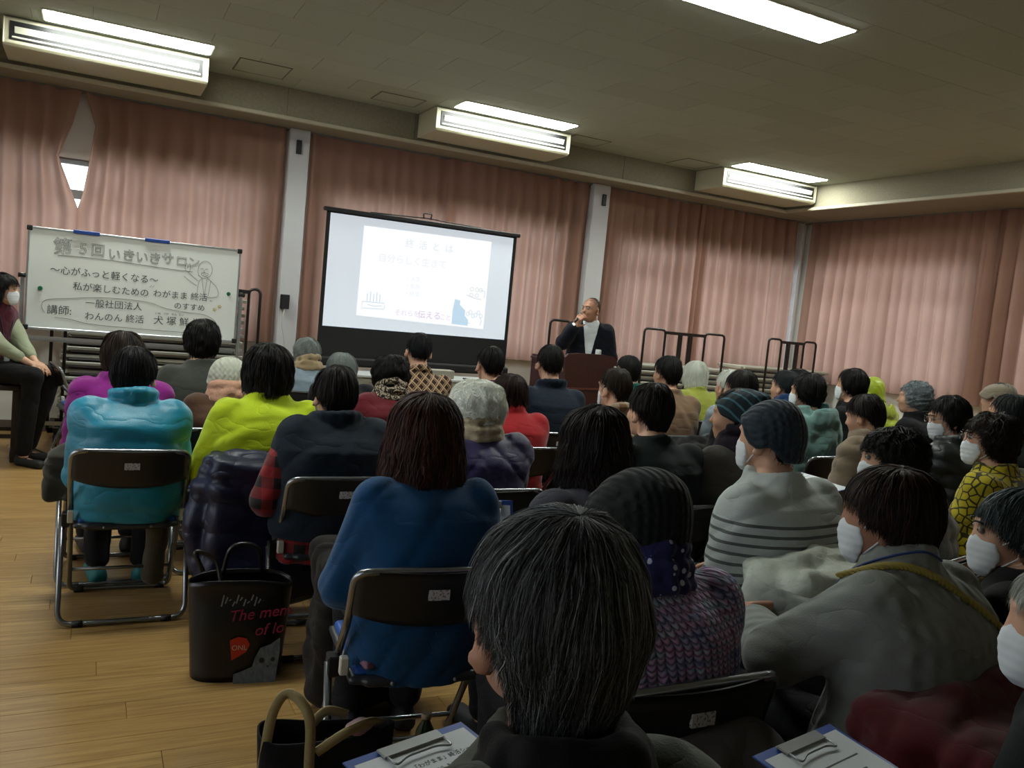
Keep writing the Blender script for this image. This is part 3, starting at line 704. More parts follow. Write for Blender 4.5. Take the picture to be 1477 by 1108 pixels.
MB().tube(smoothcurve([(1.68, 8.34, 1.31), (1.66, 8.32, 1.15), (1.70, 8.33, .9), (1.67, 8.36, .3)], 6), .006, 6).build('cord', plain('white_cord', 'b8b6ae', .6), o)

# curtains: pleated cloth
def curtain(label, axis, u0, u1, fixed, seed, z0=.955, z1=3.03, lam=.165, amp=.036, eL=None, eR=None, tie=0, sgn=1):
    r = np.random.RandomState(seed); W = abs(u1-u0); A = max(12, int(W/.0125)); B = 30
    s = np.linspace(0, 1, A); z = np.linspace(z0, z1, B); S, Z = np.meshgrid(s, z, indexing='ij')
    U = u0+(u1-u0)*S; U = U+(np.interp(Z, *eL)*np.exp(-np.abs(U-u0)/.16) if eL else 0)+(np.interp(Z, *eR)*np.exp(-np.abs(u1-U)/.16) if eR else 0)
    d = S*W; hgt = (z1-Z)/(z1-z0)
    ph = 2*PI*(d/lam+.22*np.sin(d*3.1+seed)+.10*np.sin(d*7.7+seed*2))+.25*np.sin(hgt*2+seed+d*1.3)*hgt
    a = amp*(.55+.45*np.clip(hgt*2.2, 0, 1))*(1+.35*np.sin(d*2.3+seed)); wv = np.sin(ph)+.13*np.sin(2*ph+1)
    D = -a*wv+.012*np.sin(d*1.7+hgt*3+seed)
    dn = np.exp(-((S-0)/.045)**2)+np.exp(-((S-1)/.045)**2); D = D-.018*dn
    if axis == 'x': V = np.stack([U+.010*np.cos(ph)*.8, fixed+D, Z], -1)
    else: V = np.stack([fixed+D, U+.010*np.cos(ph)*.8, Z], -1)
    I = np.arange(A*B).reshape(A, B); Q = np.stack([I[:-1, :-1], I[1:, :-1], I[1:, 1:], I[:-1, 1:]], -1).reshape(-1, 4)
    o = link('curtain', npmesh('curtain', V.reshape(-1, 3), Q), CURT); tag(o, label, 'curtain', 'pleated pink curtains'); return o
_z = [.95, 2.0, 2.15, 2.45, 2.75, 3.03]
curtain('pink curtain at the far left, its slipped edge sagging open', 'x', -2.72, -.18, 8.47, 1, eR=(_z, [.05, .05, -.01, -.13, -.03, .03]))
curtain('pink curtain behind the whiteboard, right of the torn gap', 'x', -.14, 1.60, 8.47, 2, eL=(_z, [0, -.02, .02, .06, .09, .0]))
curtain('pink curtain behind the left half of the screen', 'x', 1.84, 3.42, 8.48, 3)
curtain('pink curtain between the screen and the second pillar', 'x', 3.30, 5.07, 8.46, 4)
curtain('pink curtain behind the standing speaker', 'x', 5.31, 6.80, 8.47, 5)
curtain('pink curtain in the far corner behind the empty carts', 'x', 6.68, 8.27, 8.46, 6)
curtain('pink side wall curtain nearest the corner', 'y', 8.36, 5.74, 8.48, 7)
curtain('pink side wall curtain at the right edge of the photo', 'y', 5.84, 3.1, 8.46, 8)
curtain('pink side wall curtain beyond the right edge', 'y', 3.2, .2, 8.48, 9)
for nm, a, c in (('x', XL+.05, 8.4), ('y', .1, 8.44)):
    b = MB(); b.box((a, 8.455, 3.022), (c, 8.485, 3.038)) if nm == 'x' else b.box((8.465, a, 3.022), (8.495, c, 3.038))
    tag(b.build('curtain_rail', ALU), 'aluminium curtain rail under the %s beam' % ('front' if nm == 'x' else 'side'), 'rail')

# fluorescent fixtures, hatches, air conditioners
TUBE = emis('fluorescent_diffuser', (.95, 1.0, .92), LAMP)
PL = ['at the upper left', 'at the middle, above the second air conditioner', 'at the right near the corner', 'over the left seats', 'alone at the top edge of the photo', 'over the right seats']
for (x, y), pl in zip(LX, PL):
    t = empty('ceiling_light', (x, y, CEIL)); tag(t, 'recessed rectangular fluorescent ceiling light %s' % pl, 'light', 'recessed ceiling lights')
    MB().box((-.60, -.155, -.006), (.60, -.138, .01)).box((-.60, .138, -.006), (.60, .155, .01)).box((-.60, -.14, -.006), (-.585, .14, .01)).box((.585, -.14, -.006), (.60, .14, .01)).build('frame', WHITEP, t)
    MB().box((-.585, -.138, -.010), (.585, .138, -.004)).build('diffuser', TUBE, t)
for i, (x, y, d) in enumerate(((1.20, 7.61, .44), (2.44, 7.68, .34), (4.52, 7.75, .34), (5.94, 7.78, .40))):
    t = empty('access_hatch', (x, y, CEIL)); tag(t, 'square framed ceiling hatch, %s' % ['right of the first air conditioner', 'left of the middle air conditioner', 'right of the middle air conditioner', 'left of the corner air conditioner'][i], 'hatch', 'ceiling hatches')
    a = .215; h = d/2; g = MB().box((-a, -h, -.004), (a, -h+.012, .0)).box((-a, h-.012, -.004), (a, h, .0)).box((-a, -h, -.004), (-a+.012, h, .0)).box((a-.012, -h, -.004), (a, h, .0)); g.build('hatch_frame', plain('hatch_metal', '55554c', .5), t)
    MB().box((-a+.012, -h+.012, -.003), (a-.012, h-.012, 0)).build('hatch_panel', TILEM, t)
ACW = plain('aircon_casing', 'b9b59c', .45, var=.03)
for i, (x0, x1) in enumerate(((-.69, .77), (2.79, 4.24), (6.24, 7.66))):
    t = empty('air_conditioner', ((x0+x1)/2, 7.58, 3.10)); tag(t, 'cream ceiling-hung air conditioner with a long front slot, %s' % ['largest, at the upper left', 'in the middle above the screen', 'smallest, by the corner'][i], 'air conditioner', 'air conditioners along the beam')
    w = (x1-x0)/2
    b = MB(); P2 = [(0, .028), (0, .205), (.03, .225), (.50, .225), (.50, .0), (.06, 0), (.02, .006)]
    A = [b.bm.verts.new((-w, y, z)) for y, z in P2]; B = [b.bm.verts.new((w, y, z)) for y, z in P2]; n = len(P2)
    b.bm.faces.new(A); b.bm.faces.new(B[::-1])
    for k in range(n): b.bm.faces.new((A[k], B[k], B[(k+1) % n], A[(k+1) % n]))
    o = b.build('casing', ACW, t); m = o.modifiers.new('bevel', 'BEVEL'); m.width = .006; m.segments = 2
    MB().box((-w+.045, -.005, .052), (w-.045, .02, .188)).build('outlet_slot', DARK, t)
    M = Matrix.Translation((0, -.006, .125)) @ Matrix.Rotation(math.radians(18), 4, 'X'); MB().box((-w+.075, -.006, -.026), (w-.075, .004, .026), bev=.003, M=M).build('louver', WHITEP, t)
    MB().box((-w+.06, -.010, .064), (w-.06, -.002, .078), bev=.003).build('lower_lip', WHITEP, t)
    for s in (-1, 1): MB().box((s*(w-.004)-.006, -.004, .02), (s*(w-.004)+.006, .49, .215), bev=.004).build('end_cap', ACW, t)
# ------------------------------------------------------------------ whiteboard
INK = plain('black_marker', '454b50', .7, var=.05); BOARD = plain('whiteboard_enamel', 'eef4f2', .25, spec=.5, var=.02, nscale=2)
ALUB = plain('board_aluminium', 'b4b8ba', .35, .8); BLUE = plain('blue_plastic', '16418f', .4); GREEN = plain('green_magnet', '0d6a4a', .4)
wb = empty('whiteboard', (-.455, 7.60, 0), math.radians(-.6)); tag(wb, 'wide wheeled whiteboard covered in handwritten Japanese text', 'whiteboard')
BW, B0, B1 = 1.57, 1.0, 1.772
MB().box((0, 0, B0), (BW, .022, B1)).build('board_panel', BOARD, wb)
MB().box((0, -.008, B1-.004), (BW, .03, B1+.014), bev=.003).box((0, -.008, B0-.014), (BW, .03, B0+.004), bev=.003).box((-.012, -.008, B0-.01), (.004, .03, B1+.01), bev=.003).box((BW-.004, -.008, B0-.01), (BW+.012, .03, B1+.01), bev=.003).build('board_frame', ALUB, wb)
for u in (0, BW):
    for z in (B0, B1): MB().box((u-.02, -.014, z-.02), (u+.02, .034, z+.02), bev=.008, seg=2).build('corner_cap', DARK, wb)
MB().box((.03, -.09, B0-.10), (BW-.02, .0, B0-.085), bev=.003).box((.03, -.09, B0-.10), (BW-.02, -.084, B0-.06)).build('pen_tray', ALUB, wb)
for u in (-.035, BW+.035):
    MB().box((u-.014, .0, .08), (u+.014, .03, 1.42 if u > 0 else 1.42), bev=.004).build('upright', ALUB, wb)
    MB().box((u-.016, -.26, .06), (u+.016, .28, .09), bev=.006).build('foot_bar', ALUB, wb)
    for y in (-.24, .26): MB().cyl((u-.012, y, .03), (u+.012, y, .03), .03, n=14).build('caster', DARK, wb)
    MB().cyl((u-.03, .01, 1.40), (u+.03, .01, 1.40), .018, n=12).build('pivot_knob', DARK, wb)
MB().box((-.03, .005, .22), (BW+.03, .025, .25)).build('cross_bar', ALUB, wb)
def onboard(u, z, tilt=0): return Matrix.Translation((u, -.0016, z)) @ Matrix.Rotation(PI/2, 4, 'X') @ Matrix.Rotation(math.radians(tilt), 4, 'Z')
def btxt(s, u, z, size, tilt=0, outline=False, name='handwriting'):
    return text_mesh(name, s, size, INK, wb, onboard(u, z, tilt), outline=outline, extrude=.0004)
k = (BW)/299.0   # rough scale: board width over its width in the photograph
for ch, u, z, sz, tl in (('第', .165, 1.60, .14, 3), ('5', .345, 1.612, .12, 0), ('回', .43, 1.615, .105, 0), ('い', .55, 1.60, .10, -2), ('き', .655, 1.60, .105, 0), ('い', .755, 1.60, .10, 0), ('き', .85, 1.60, .105, -3), ('サ', .955, 1.605, .10, 3), ('ロ', 1.06, 1.60, .10, 0), ('ン', 1.155, 1.60, .10, 0)):
    btxt(ch, u, z, sz, tl, outline=.0011)
MB().tube([(u, -.001, 1.575+.012*math.sin(u*4)-.008*abs(u-.6)) for u in np.linspace(.2, 1.2, 14)], .0014, 4).build('underline', INK, wb)
btxt('〜心がふっと軽くなる〜', .15, 1.44, .072, -.6)
btxt('私が楽しむための', .315, 1.325, .070, -.5); btxt('わがまま 終活', .905, 1.325, .068, .2); btxt('ノ', .872, 1.395, .026); btxt('ノ', .890, 1.395, .026); btxt('„', 1.35, 1.325, .05)
btxt('一般社団法人', .41, 1.20, .070, .3); btxt('のすすめ', 1.07, 1.24, .062, -.4)
btxt('講師:', .14, 1.12, .080, 0); btxt('わんのん 終活', .41, 1.095, .070, .5); btxt('犬 塚 鮮 栄', .92, 1.10, .078, .6); btxt('いぬ   づか   せん  えい', .93, 1.178, .022, .6)
loop = [(.13, 1.12), (.105, 1.17), (.14, 1.225), (.3, 1.25), (.5, 1.275), (.7, 1.28), (.88, 1.27), (1.00, 1.235), (1.15, 1.215), (1.30, 1.207), (1.39, 1.17), (1.42, 1.11), (1.38, 1.06), (1.2, 1.045), (.9, 1.045), (.6, 1.05), (.42, 1.06), (.30, 1.085), (.2, 1.09)]
MB().tube([(p.x, -.001, p.z) for p in smoothcurve([(u, 0, z) for u, z in loop], 5)], .0013, 4).build('speech_outline', INK, wb)
cxx, czz = 1.30, 1.575
ln = MB()
def sk(pts, n=4): ln.tube([(p.x, -.001, p.z) for p in smoothcurve([(cxx+a, 0, czz+c) for a, c in pts], n)], .0012, 4)
sk([(-.05, -.05), (-.056, .0), (-.05, .045), (-.02, .078), (.015, .08), (.045, .055), (.056, .01), (.045, -.03), (.02, -.055), (-.02, -.062), (-.05, -.04)])
for s in (-1, 1): sk([(s*.018-.014-.005, .012), (s*.018-.005, .018), (s*.018+.010-.005, .012)])
sk([(-.005, .005), (-.010, -.01), (-.002, -.012)]); sk([(-.03, -.022), (-.005, -.016), (.024, -.022), (.018, -.038), (-.005, -.045), (-.026, -.036), (-.03, -.022)]); sk([(-.02, -.062), (-.045, -.10), (-.055, -.20)]); sk([(.02, -.058), (.06, -.09), (.10, -.13), (.115, -.20), (.05, -.22), (.0, -.215)])
sk([(-.02, -.07), (.0, -.20)]); sk([(.02, -.065), (.005, -.20)]); sk([(.05, -.08), (.035, -.21)]); sk([(-.05, -.09), (-.09, -.06), (-.14, -.02)]); sk([(-.06, -.13), (-.11, -.10), (-.165, -.06)])
sk([(-.14, -.02), (-.16, .0), (-.155, .04), (-.145, .045), (-.14, .01), (-.13, .045), (-.12, .04), (-.12, .0), (-.13, -.03)])
ln.build('portrait_sketch', INK, wb)
for i, u in enumerate((.30, .82)):
    o = MB().box((u, 7.575, 1.765), (u+.19, 7.60, 1.795), bev=.004).build('magnet_bar', BLUE); o.location = (-.455, 0, 0); tag(o, 'blue magnetic bar on the %s of the whiteboard top edge' % ('left' if i == 0 else 'middle'), 'magnet')
for i, (u, z) in enumerate(((.09, 1.31), (1.50, 1.40))):
    o = MB().cyl((-.455+u, 7.598, z), (-.455+u, 7.575, z), .018, .015, n=16).build('round_magnet', GREEN); tag(o, 'round green magnet near the %s edge of the whiteboard' % ('left' if i == 0 else 'right'), 'magnet')
for i, (u, z) in enumerate(((1.395, 1.255), (1.435, 1.285))):
    b = MB()
    for a in range(5): b.sph((-.455+u+.011*math.cos(a*1.257), 7.588, z+.011*math.sin(a*1.257)), (.008, .005, .008), 8)
    b.sph((-.455+u, 7.584, z), .006, 8); tag(b.build('flower_magnet', plain('cream_magnet', 'c9bd8a', .5)), 'cream flower-shaped magnet, %s of the pair on the whiteboard' % ('lower' if i == 0 else 'upper'), 'magnet')
for i, (u, c) in enumerate(((.28, '20242a'), (1.02, '101010'))):
    o = MB().cyl((-.455+u, 7.54, .924), (-.455+u+.12, 7.545, .924), .0085, n=10).build('marker_pen', plain('pen_'+c, c, .4)); tag(o, 'dark marker pen on the %s half of the whiteboard tray' % ('left' if i == 0 else 'right'), 'pen')

# ------------------------------------------------------------------ stacked folding tables and their carts
TTOP = plain('table_edge_grey', '98988c', .5, var=.08); BLKM = plain('black_cart_tube', '14100f', .45)
def table_mesh(w):
    return [('tabletop', MB().box((-w/2, -.225, .018), (w/2, .225, .048), bev=.006).mesh('tabletop'), TTOP),
            ('leg_rail', MB().box((-w/2+.06, -.205, .0), (w/2-.06, -.185, .018)).box((-w/2+.06, .185, .0), (w/2-.06, .205, .018)).mesh('leg_rail'), ALU),
            ('end_bracket', MB().box((-w/2-.006, -.20, .012), (-w/2+.05, .20, .052), bev=.004).cyl((-w/2+.03, -.232, .033), (-w/2+.03, -.222, .033), .014, n=12).mesh('end_bracket'), WHITEP)]
ORD = ['topmost']+[q+' from the top' for q in 'second third fourth fifth sixth seventh eighth ninth tenth eleventh twelfth thirteenth fourteenth fifteenth sixteenth seventeenth eighteenth nineteenth'.split()]
for w, x0, y0, n, z0, pitch, lb, gp in ((1.45, .52, 8.14, 19, .22, .0640, 'behind the whiteboard', 'folded tables behind the whiteboard'), (1.80, 5.95, 7.98, 13, .22, .064, 'behind the twin-hoop cart', 'folded tables in the middle stack'), (1.45, 7.72, 7.98, 14, .22, .064, 'by the room corner', 'folded tables in the corner stack')):
    parts = table_mesh(w)
    for nm, me, mt in parts: me.materials.append(mt)
    for i in range(n):
        t = empty('folding_table', (x0+.008*math.sin(i*2.3), y0+.006*math.cos(i*3.1), z0+i*pitch)); tag(t, 'grey folding table, %s of the stack %s' % (ORD[n-1-i], lb), 'folding table', gp)
        for nm, me, mt in parts: link(nm, me, None, t)
def cart(label, x0, x1, y, zt, depth=.5, post=True, hoopw=.28, base=True):
    t = empty('table_cart', ((x0+x1)/2, y, 0)); tag(t, label, 'cart', 'tube-framed table carts'); w = (x1-x0)/2; r = .013
    for i, s in enumerate((-1, 1)):
        a = s*w; c = s*(w-hoopw)
        MB().tube(round_path([(a, 0, .14), (a, 0, zt), (c, 0, zt), (c, 0, .14)], .05), r, 8).build('hoop', BLKM, t)
    MB().box((-w+hoopw, -.018, zt-.045), (w-hoopw, .018, zt-.012)).build('top_bar', BLKM, t)
    if post:
        for s in (-1, 1): MB().box((s*.07-.022, -.014, .14), (s*.07+.022, .014, zt-.03)).build('centre_post', BLKM, t)
    MB().box((-w, -.02, .12), (w, .02, .16)).box((-w, depth-.02, .12), (w, depth+.02, .16)).box((-w, -.02, .12), (-w+.04, depth, .16)).box((w-.04, -.02, .12), (w, depth, .16)).build('base_frame', BLKM, t)
    for sx in (-1, 1):
        for yy_ in (0, depth): MB().cyl((sx*(w-.06)-.015, yy_, .05), (sx*(w-.06)+.015, yy_, .05), .05, n=16).cyl((sx*(w-.06), yy_, .05), (sx*(w-.06), yy_, .13), .012, n=8).build('caster', DARK, t)
    return t
cart('black tube table cart with twin hoops in front of the middle table stack', 5.34, 6.45, 7.50, 1.445)
cart('black tube table cart by the corner, right of the twin-hoop cart', 7.12, 7.88, 7.50, 1.46, post=True, hoopw=.20)
cart('black tube table cart partly hidden behind the standing speaker', 4.20, 4.95, 7.55, 1.44, post=False, hoopw=.24)
cart('black table cart carrying the stack behind the whiteboard', -.28, 1.36, 7.86, 1.46, depth=.52, post=False, hoopw=.10)

# ------------------------------------------------------------------ projection screen
SY = 7.50
ps = empty('projection_screen', (2.76, SY, 0), math.radians(0.2)); tag(ps, 'black-bordered pull-up projection screen showing a bright slide', 'screen')
SB = plain('screen_black', '08090c', .6); hw = .945
sf = NT('screen_fabric'); sf.base('c9cfd6'); sf.b.inputs['Roughness'].default_value = .9; sf.b.inputs['Emission Color'].default_value = (.80, .88, 1.0, 1); sf.b.inputs['Emission Strength'].default_value = .45*SLIDE  # emission added to the fabric in place of projector light spilling around the slide
MB().box((-hw+.035, 0, 1.195), (hw-.035, .004, 2.20)).build('screen_fabric', sf.m, ps)
MB().box((-hw, .001, .84), (-hw+.036, .006, 2.215)).box((hw-.036, .001, .84), (hw, .006, 2.215)).box((-hw, .001, 2.195), (hw, .006, 2.215)).box((-hw, -.001, .90), (hw, .005, 1.197)).build('black_border', SB, ps)
MB().box((-hw-.03, -.02, 2.212), (hw+.03, .02, 2.248), bev=.006).build('top_bar', SB, ps)
MB().tube(smoothcurve([(-.55, 0, 2.25), (-.2, 0, 2.262), (0, 0, 2.27), (.2, 0, 2.262), (.55, 0, 2.25)], 4), .006, 6).tube(round_path([(-.035, 0, 2.262), (-.045, 0, 2.31), (.04, 0, 2.315), (.03, 0, 2.262)], .015), .006, 6).build('handle', SB, ps)
MB().box((-hw-.02, -.05, .845), (hw+.02, .05, .925), bev=.015, seg=2).build('case', SB, ps)
for s in (-1, 1): MB().box((s*.75-.03, -.2, .0), (s*.75+.03, .2, .03), bev=.006).box((s*.75-.02, -.02, .03), (s*.75+.02, .02, .85)).build('stand_foot', SB, ps)
sl = emis('projected_slide', (.97, .98, 1.0), .95*SLIDE)
slide = MB().poly([(-.61, -.003, 1.315), (.67, -.003, 1.285), (.675, -.003, 2.135), (-.60, -.003, 2.125)]).build('slide', sl, ps)
def stxt(s, x, z, size, col, st=.8):
    return text_mesh('slide_text', s, size, emis('slide_ink_'+col, col, st*SLIDE), ps, Matrix.Translation((x, -.006, z)) @ Matrix.Rotation(PI/2, 4, 'X'), extrude=.0002)
stxt('終  活  と  は', -.20, 1.985, .085, 'dde5ea', .97); stxt('自分らしく生きて', -.45, 1.83, .085, 'e6eaee', .99); stxt('・人生', -.17, 1.68, .05, 'e6eaee', .99); stxt('・家族', -.17, 1.61, .05, 'e6eaee', .99); stxt('・終活', -.17, 1.54, .05, 'e6eaee', .99)
stxt('それらを', -.25, 1.352, .062, 'e3d3e8', .97); stxt('伝える', -.02, 1.345, .078, 'd3bbdb', .95); stxt('こと', .20, 1.345, .062, 'e3d3e8', .97)
LB = emis('slide_line_blue', 'b4cdde', SLIDE); LB2 = emis('slide_fill_blue', 'bcd5e6', SLIDE)
def sline(b, pts, r=.0025): b.tube([(x, -.006, z) for x, z in pts], r, 4)
b = MB(); sline(b, [(-.565, 1.445), (-.565, 1.385), (-.36, 1.39), (-.35, 1.40), (-.355, 1.445), (-.565, 1.445)])
for i in range(5): sline(b, [(-.52+i*.03, 1.45), (-.52+i*.03, 1.52+.02*(i % 2))], .003)
sline(b, [(-.51, 1.42), (-.45, 1.41), (-.38, 1.42)]); b.build('cake_drawing', LB, ps)
b = MB(); rs = np.random.RandomState(3)
for i in range(5):
    x, z = .50+.05*(i % 3)+.02*rs.rand(), 1.66-.055*(i//3); b.tube([(x+.018*math.cos(a), -.006, z+.018*math.sin(a)) for a in np.linspace(0, 6.28, 10)], .002, 4)
sline(b, [(.46, 1.60), (.55, 1.575), (.62, 1.57)]); sline(b, [(.60, 1.66), (.65, 1.65), (.65, 1.59)]); b.build('figures_drawing', emis('slide_line_grey', 'bcc7c4', SLIDE), ps)
b = MB()
b.poly([(.33, -.005, 1.31), (.50, -.005, 1.305), (.50, -.005, 1.36), (.46, -.005, 1.40), (.46, -.005, 1.45), (.40, -.005, 1.50), (.40, -.005, 1.54), (.345, -.005, 1.55), (.33, -.005, 1.45)]); b.build('tree_drawing', LB2, ps)
b = MB()
for i in range(6): b.tube([(.49+i*.028+.016*math.cos(a), -.006, 1.42+.02*math.sin(i*2)+.02*math.sin(a)) for a in np.linspace(0, 6.28, 9)], .0022, 4)
sline(b, [(.34, 1.33), (.42, 1.34), (.52, 1.33)]); sline(b, [(.62, 1.40), (.64, 1.36), (.63, 1.32)]); b.build('path_drawing', LB, ps)

# ------------------------------------------------------------------ desks, lectern
CREAM = plain('cream_laminate', '8f8b7d', .5, var=.04); WHT = plain('white_laminate', 'b4b8b6', .4, var=.03)
t = empty('low_cabinet', (2.62, 6.95, 0)); tag(t, 'long cream cabinet below the projection screen', 'cabinet')
MB().box((-.95, 0, 0), (.95, .36, .80), bev=.004).build('body', CREAM, t); MB().box((-.97, -.02, .80), (.97, .38, .825), bev=.005).build('worktop', WHT, t)
for i in range(4): d = MB().box((-.93+i*.47, -.012, .06), (-.475+i*.47, 0, .77), bev=.003).build('door', CREAM, t); MB().box((-.55+i*.47, -.03, .42), (-.53+i*.47, -.012, .54), bev=.003).build('handle', ALU, d)
o = MB().box((2.72, 6.98, .826), (2.95, 7.10, .90), bev=.006).build('document_box', CREAM); tag(o, 'upright cream document box before the cabinet', 'box')
o = MB().box((2.32, 7.0, .826), (2.56, 7.16, .866), bev=.008).box((2.34, 6.995, .84), (2.54, 7.0, .855), mi=1).build('video_player', [WHT, DARK]); tag(o, 'flat white electronic unit on the cabinet', 'electronics')
for i, (x, s) in enumerate(((2.5, 0), (3.15, 2))):
    pts = [(x+.10*math.cos(a*1.9+s), 6.99+.03*math.sin(a), .832+.004*math.sin(a*3)) for a in np.linspace(0, 8, 26)]
    tag(MB().tube(pts, .005, 6).build('cable_coil', DARK), 'tangled black cable on the cabinet, %s' % ('beside the white unit' if i == 0 else 'right end'), 'cable')
t = empty('side_table', (3.15, 6.50, 0)); tag(t, 'white-topped long folding table left of the lectern', 'table')
MB().box((-.55, -.22, .685), (.55, .22, .715), bev=.005).build('tabletop', WHT, t)
for sx in (-1, 1):
    for sy in (-1, 1): MB().cyl((sx*.5, sy*.18, 0), (sx*.5, sy*.18, .685), .014, n=10).build('leg', ALU, t)
for i, (x, y, r) in enumerate(((2.80, 6.42, .2), (3.05, 6.48, -.3), (3.4, 6.44, .1))):
    o = MB().box((-.105, -.148, 0), (.105, .148, .006)).build('paper_sheets', plain('paper', 'c6ccd2', .7, var=.02)); o.location = (x, y, .7155); o.rotation_euler = (0, 0, r); tag(o, 'stack of white paper sheets on the side table, %s' % ['left', 'centre', 'right'][i], 'paper')
o = MB().box((3.50, 6.38, .716), (3.62, 6.52, .80), bev=.01, seg=2).build('tissue_box', WHT); tag(o, 'small white box at the lectern end of the side table', 'box')
MAH = NT('mahogany'); _co, _p = MAH.pos(); _mp = MAH.n('ShaderNodeMapping'); _mp.inputs['Scale'].default_value = (14, 14, 1.4); MAH.l(_co, _mp.inputs[0]); _g = MAH.noise(_mp.outputs[0], 3, 5)
MAH.base(MAH.mix(_g[0], '260c0d', '3f1719')); MAH.b.inputs['Roughness'].default_value = .35; MAH = MAH.m
lc = empty('lectern', (3.98, 6.38, 0), math.radians(12)); tag(lc, 'dark mahogany lectern in front of the speaker', 'lectern')
MB().prism([(-.29, .86), (.29, .86), (.315, 1.13), (.28, 1.16), (.15, 1.172), (-.15, 1.172), (-.28, 1.16), (-.315, 1.13)], -.03, .0).build('upper_front', MAH, lc)
MB().box((-.27, -.01, .06), (.27, .02, .86), bev=.003).build('lower_front', MAH, lc)
for s in (-1, 1): MB().box((s*.28-.012, 0, .06), (s*.28+.012, .45, 1.12), bev=.003).build('side_panel', MAH, lc)
MB().box((-.31, -.035, .85), (.31, .0, .868), bev=.003).build('moulding', plain('lectern_moulding', '5b2f2a', .35), lc)
MB().box((-.30, .0, 1.08), (.30, .46, 1.10), bev=.004).build('desk_top', MAH, lc); MB().box((-.33, -.04, 0), (.33, .48, .06), bev=.006).build('plinth', MAH, lc)
def inlc(x, y, z): return lc.matrix_basis @ Vector((x, y, z))
o = MB().cyl((0, 0, 0), (0, 0, .055), .03, .026, n=14).build('paper_cup', WHT); o.location = (4.22, 6.62, 1.101); o.scale = (1, 1, 1.9); tag(o, 'small white cup on the right of the lectern top', 'cup')
for i in range(2):
    o = MB().sph((0, 0, 0), .016, 8).cyl((0, .0, 0), (0, .03, 0), .008, n=8).build('cup_hook', WHT, lc); o.location = (.30, -.035, 1.06-.07*i)
# cable on the floor beside the woman at the left
tag(MB().tube(smoothcurve([(-.42, 7.9, .006), (-.30, 7.6, .006), (-.15, 7.35, .006), (-.05, 7.5, .006), (-.22, 7.62, .006), (-.10, 7.75, .006), (.1, 7.65, .006), (.3, 7.8, .006)], 8), .007, 6).build('floor_cable', DARK), 'black cable looping on the floor by the seated woman in the maroon vest', 'cable')
# ------------------------------------------------------------------ folding chairs
CHB = plain('chair_back_plastic', '1e2022', .38, spec=.5, var=.08); CHT = plain('chair_tube', '8b8f93', .25, .85); SEATB = plain('seat_blue_vinyl', '1d4f9e', .5); PAN = plain('seat_pan_grey', '2b3036', .4)
STK = NT('inventory_sticker'); _co, _p = STK.pos(); _n1 = STK.noise(_co, 160, 1); STK.base(STK.mix(STK.math('GREATER_THAN', _n1[0], .58), 'b9babb', '6e7072')); STK = STK.m
CH = []
def _ch(nm, me, mt, sub=None): me.materials.append(mt); CH.append((nm, me, sub))
w = .222
# front frame: floor U at the front, up past the seat to the top of the backrest
def bk(x): return -.245-.030*(1-(x/.22)**2)
fr = round_path([(-w+.012, .215, .015), (-w+.006, -.02, .40), (-w, -.195, .60), (-w, -.245, .745), (w, -.245, .745), (w, -.195, .60), (w-.006, -.02, .40), (w-.012, .215, .015)], .045, 6, closed=True)
fr = [Vector((p.x, p.y-(.028*(1-min(1, abs(p.x)/w)**2) if p.z > .62 else 0), p.z)) for p in fr]
_ch('front_frame', MB().tube(fr, .0115, 10, closed=True).mesh('front_frame'), CHT)
rr = round_path([(-w-.024, -.075, .43), (-w-.024, -.22, .013), (w+.024, -.22, .013), (w+.024, -.075, .43)], .06, 6)
_ch('rear_frame', MB().tube(rr, .0115, 10).mesh('rear_frame'), CHT)
_ch('cross_bar', MB().cyl((-w, .145, .13), (w, .145, .13), .008, n=8).mesh('cross_bar'), CHT)
# curved backrest panel
A, B = 22, 9; V = []; Q = []
for side in (0, 1):
    for i in range(A):
        x = -w+.004+(2*w-.008)*i/(A-1); e = abs(x)/w; zt = .752-.012*e**6-.006*(1-e*e); zb = .600+.022*e**3-.012*(1-e*e)
        for j in range(B):
            z = zb+(zt-zb)*j/(B-1); y = -.212-(z-.60)*.24-.034*(1-e*e)+(.007 if side else -.007)*min(1, 3*(1-abs(2*j/(B-1)-1))+.5)
            V.append((x, y, z))
n0 = A*B
for i in range(A-1):
    for j in range(B-1):
        a = i*B+j; Q.append((a, a+B, a+B+1, a+1)); Q.append((n0+a, n0+a+1, n0+a+B+1, n0+a+B))
for i in range(A-1):
    for j in (0, B-1): a = i*B+j; Q.append((a, n0+a, n0+a+B, a+B))
for j in range(B-1):
    for i in (0, A-1): a = i*B+j; Q.append((a, a+1, n0+a+1, n0+a))
_ch('backrest', npmesh('backrest', V, Q), CHB)
_ch('sticker', MB().box((-.028, -.262-.0235, .672), (.030, -.2775, .700), M=Matrix.Translation((0, .0115-.006, 0))).mesh('sticker'), STK, 'backrest')
f = Field((-.24, -.22, .38), (.24, .24, .46), .01); f.rbox((0, .01, .415), (.205, .20, .013), .012, k=0); f.cap((-.15, -.19, .415), (.15, -.19, .415), .016, k=.01)
_ch('seat_pan', f.mesh('seat_pan'), PAN)
f = Field((-.23, -.20, .40), (.23, .24, .47), .009); f.rbox((0, .015, .432), (.190, .185, .014), .012, k=0); _ch('seat_cushion', f.mesh('seat_cushion'), SEATB)
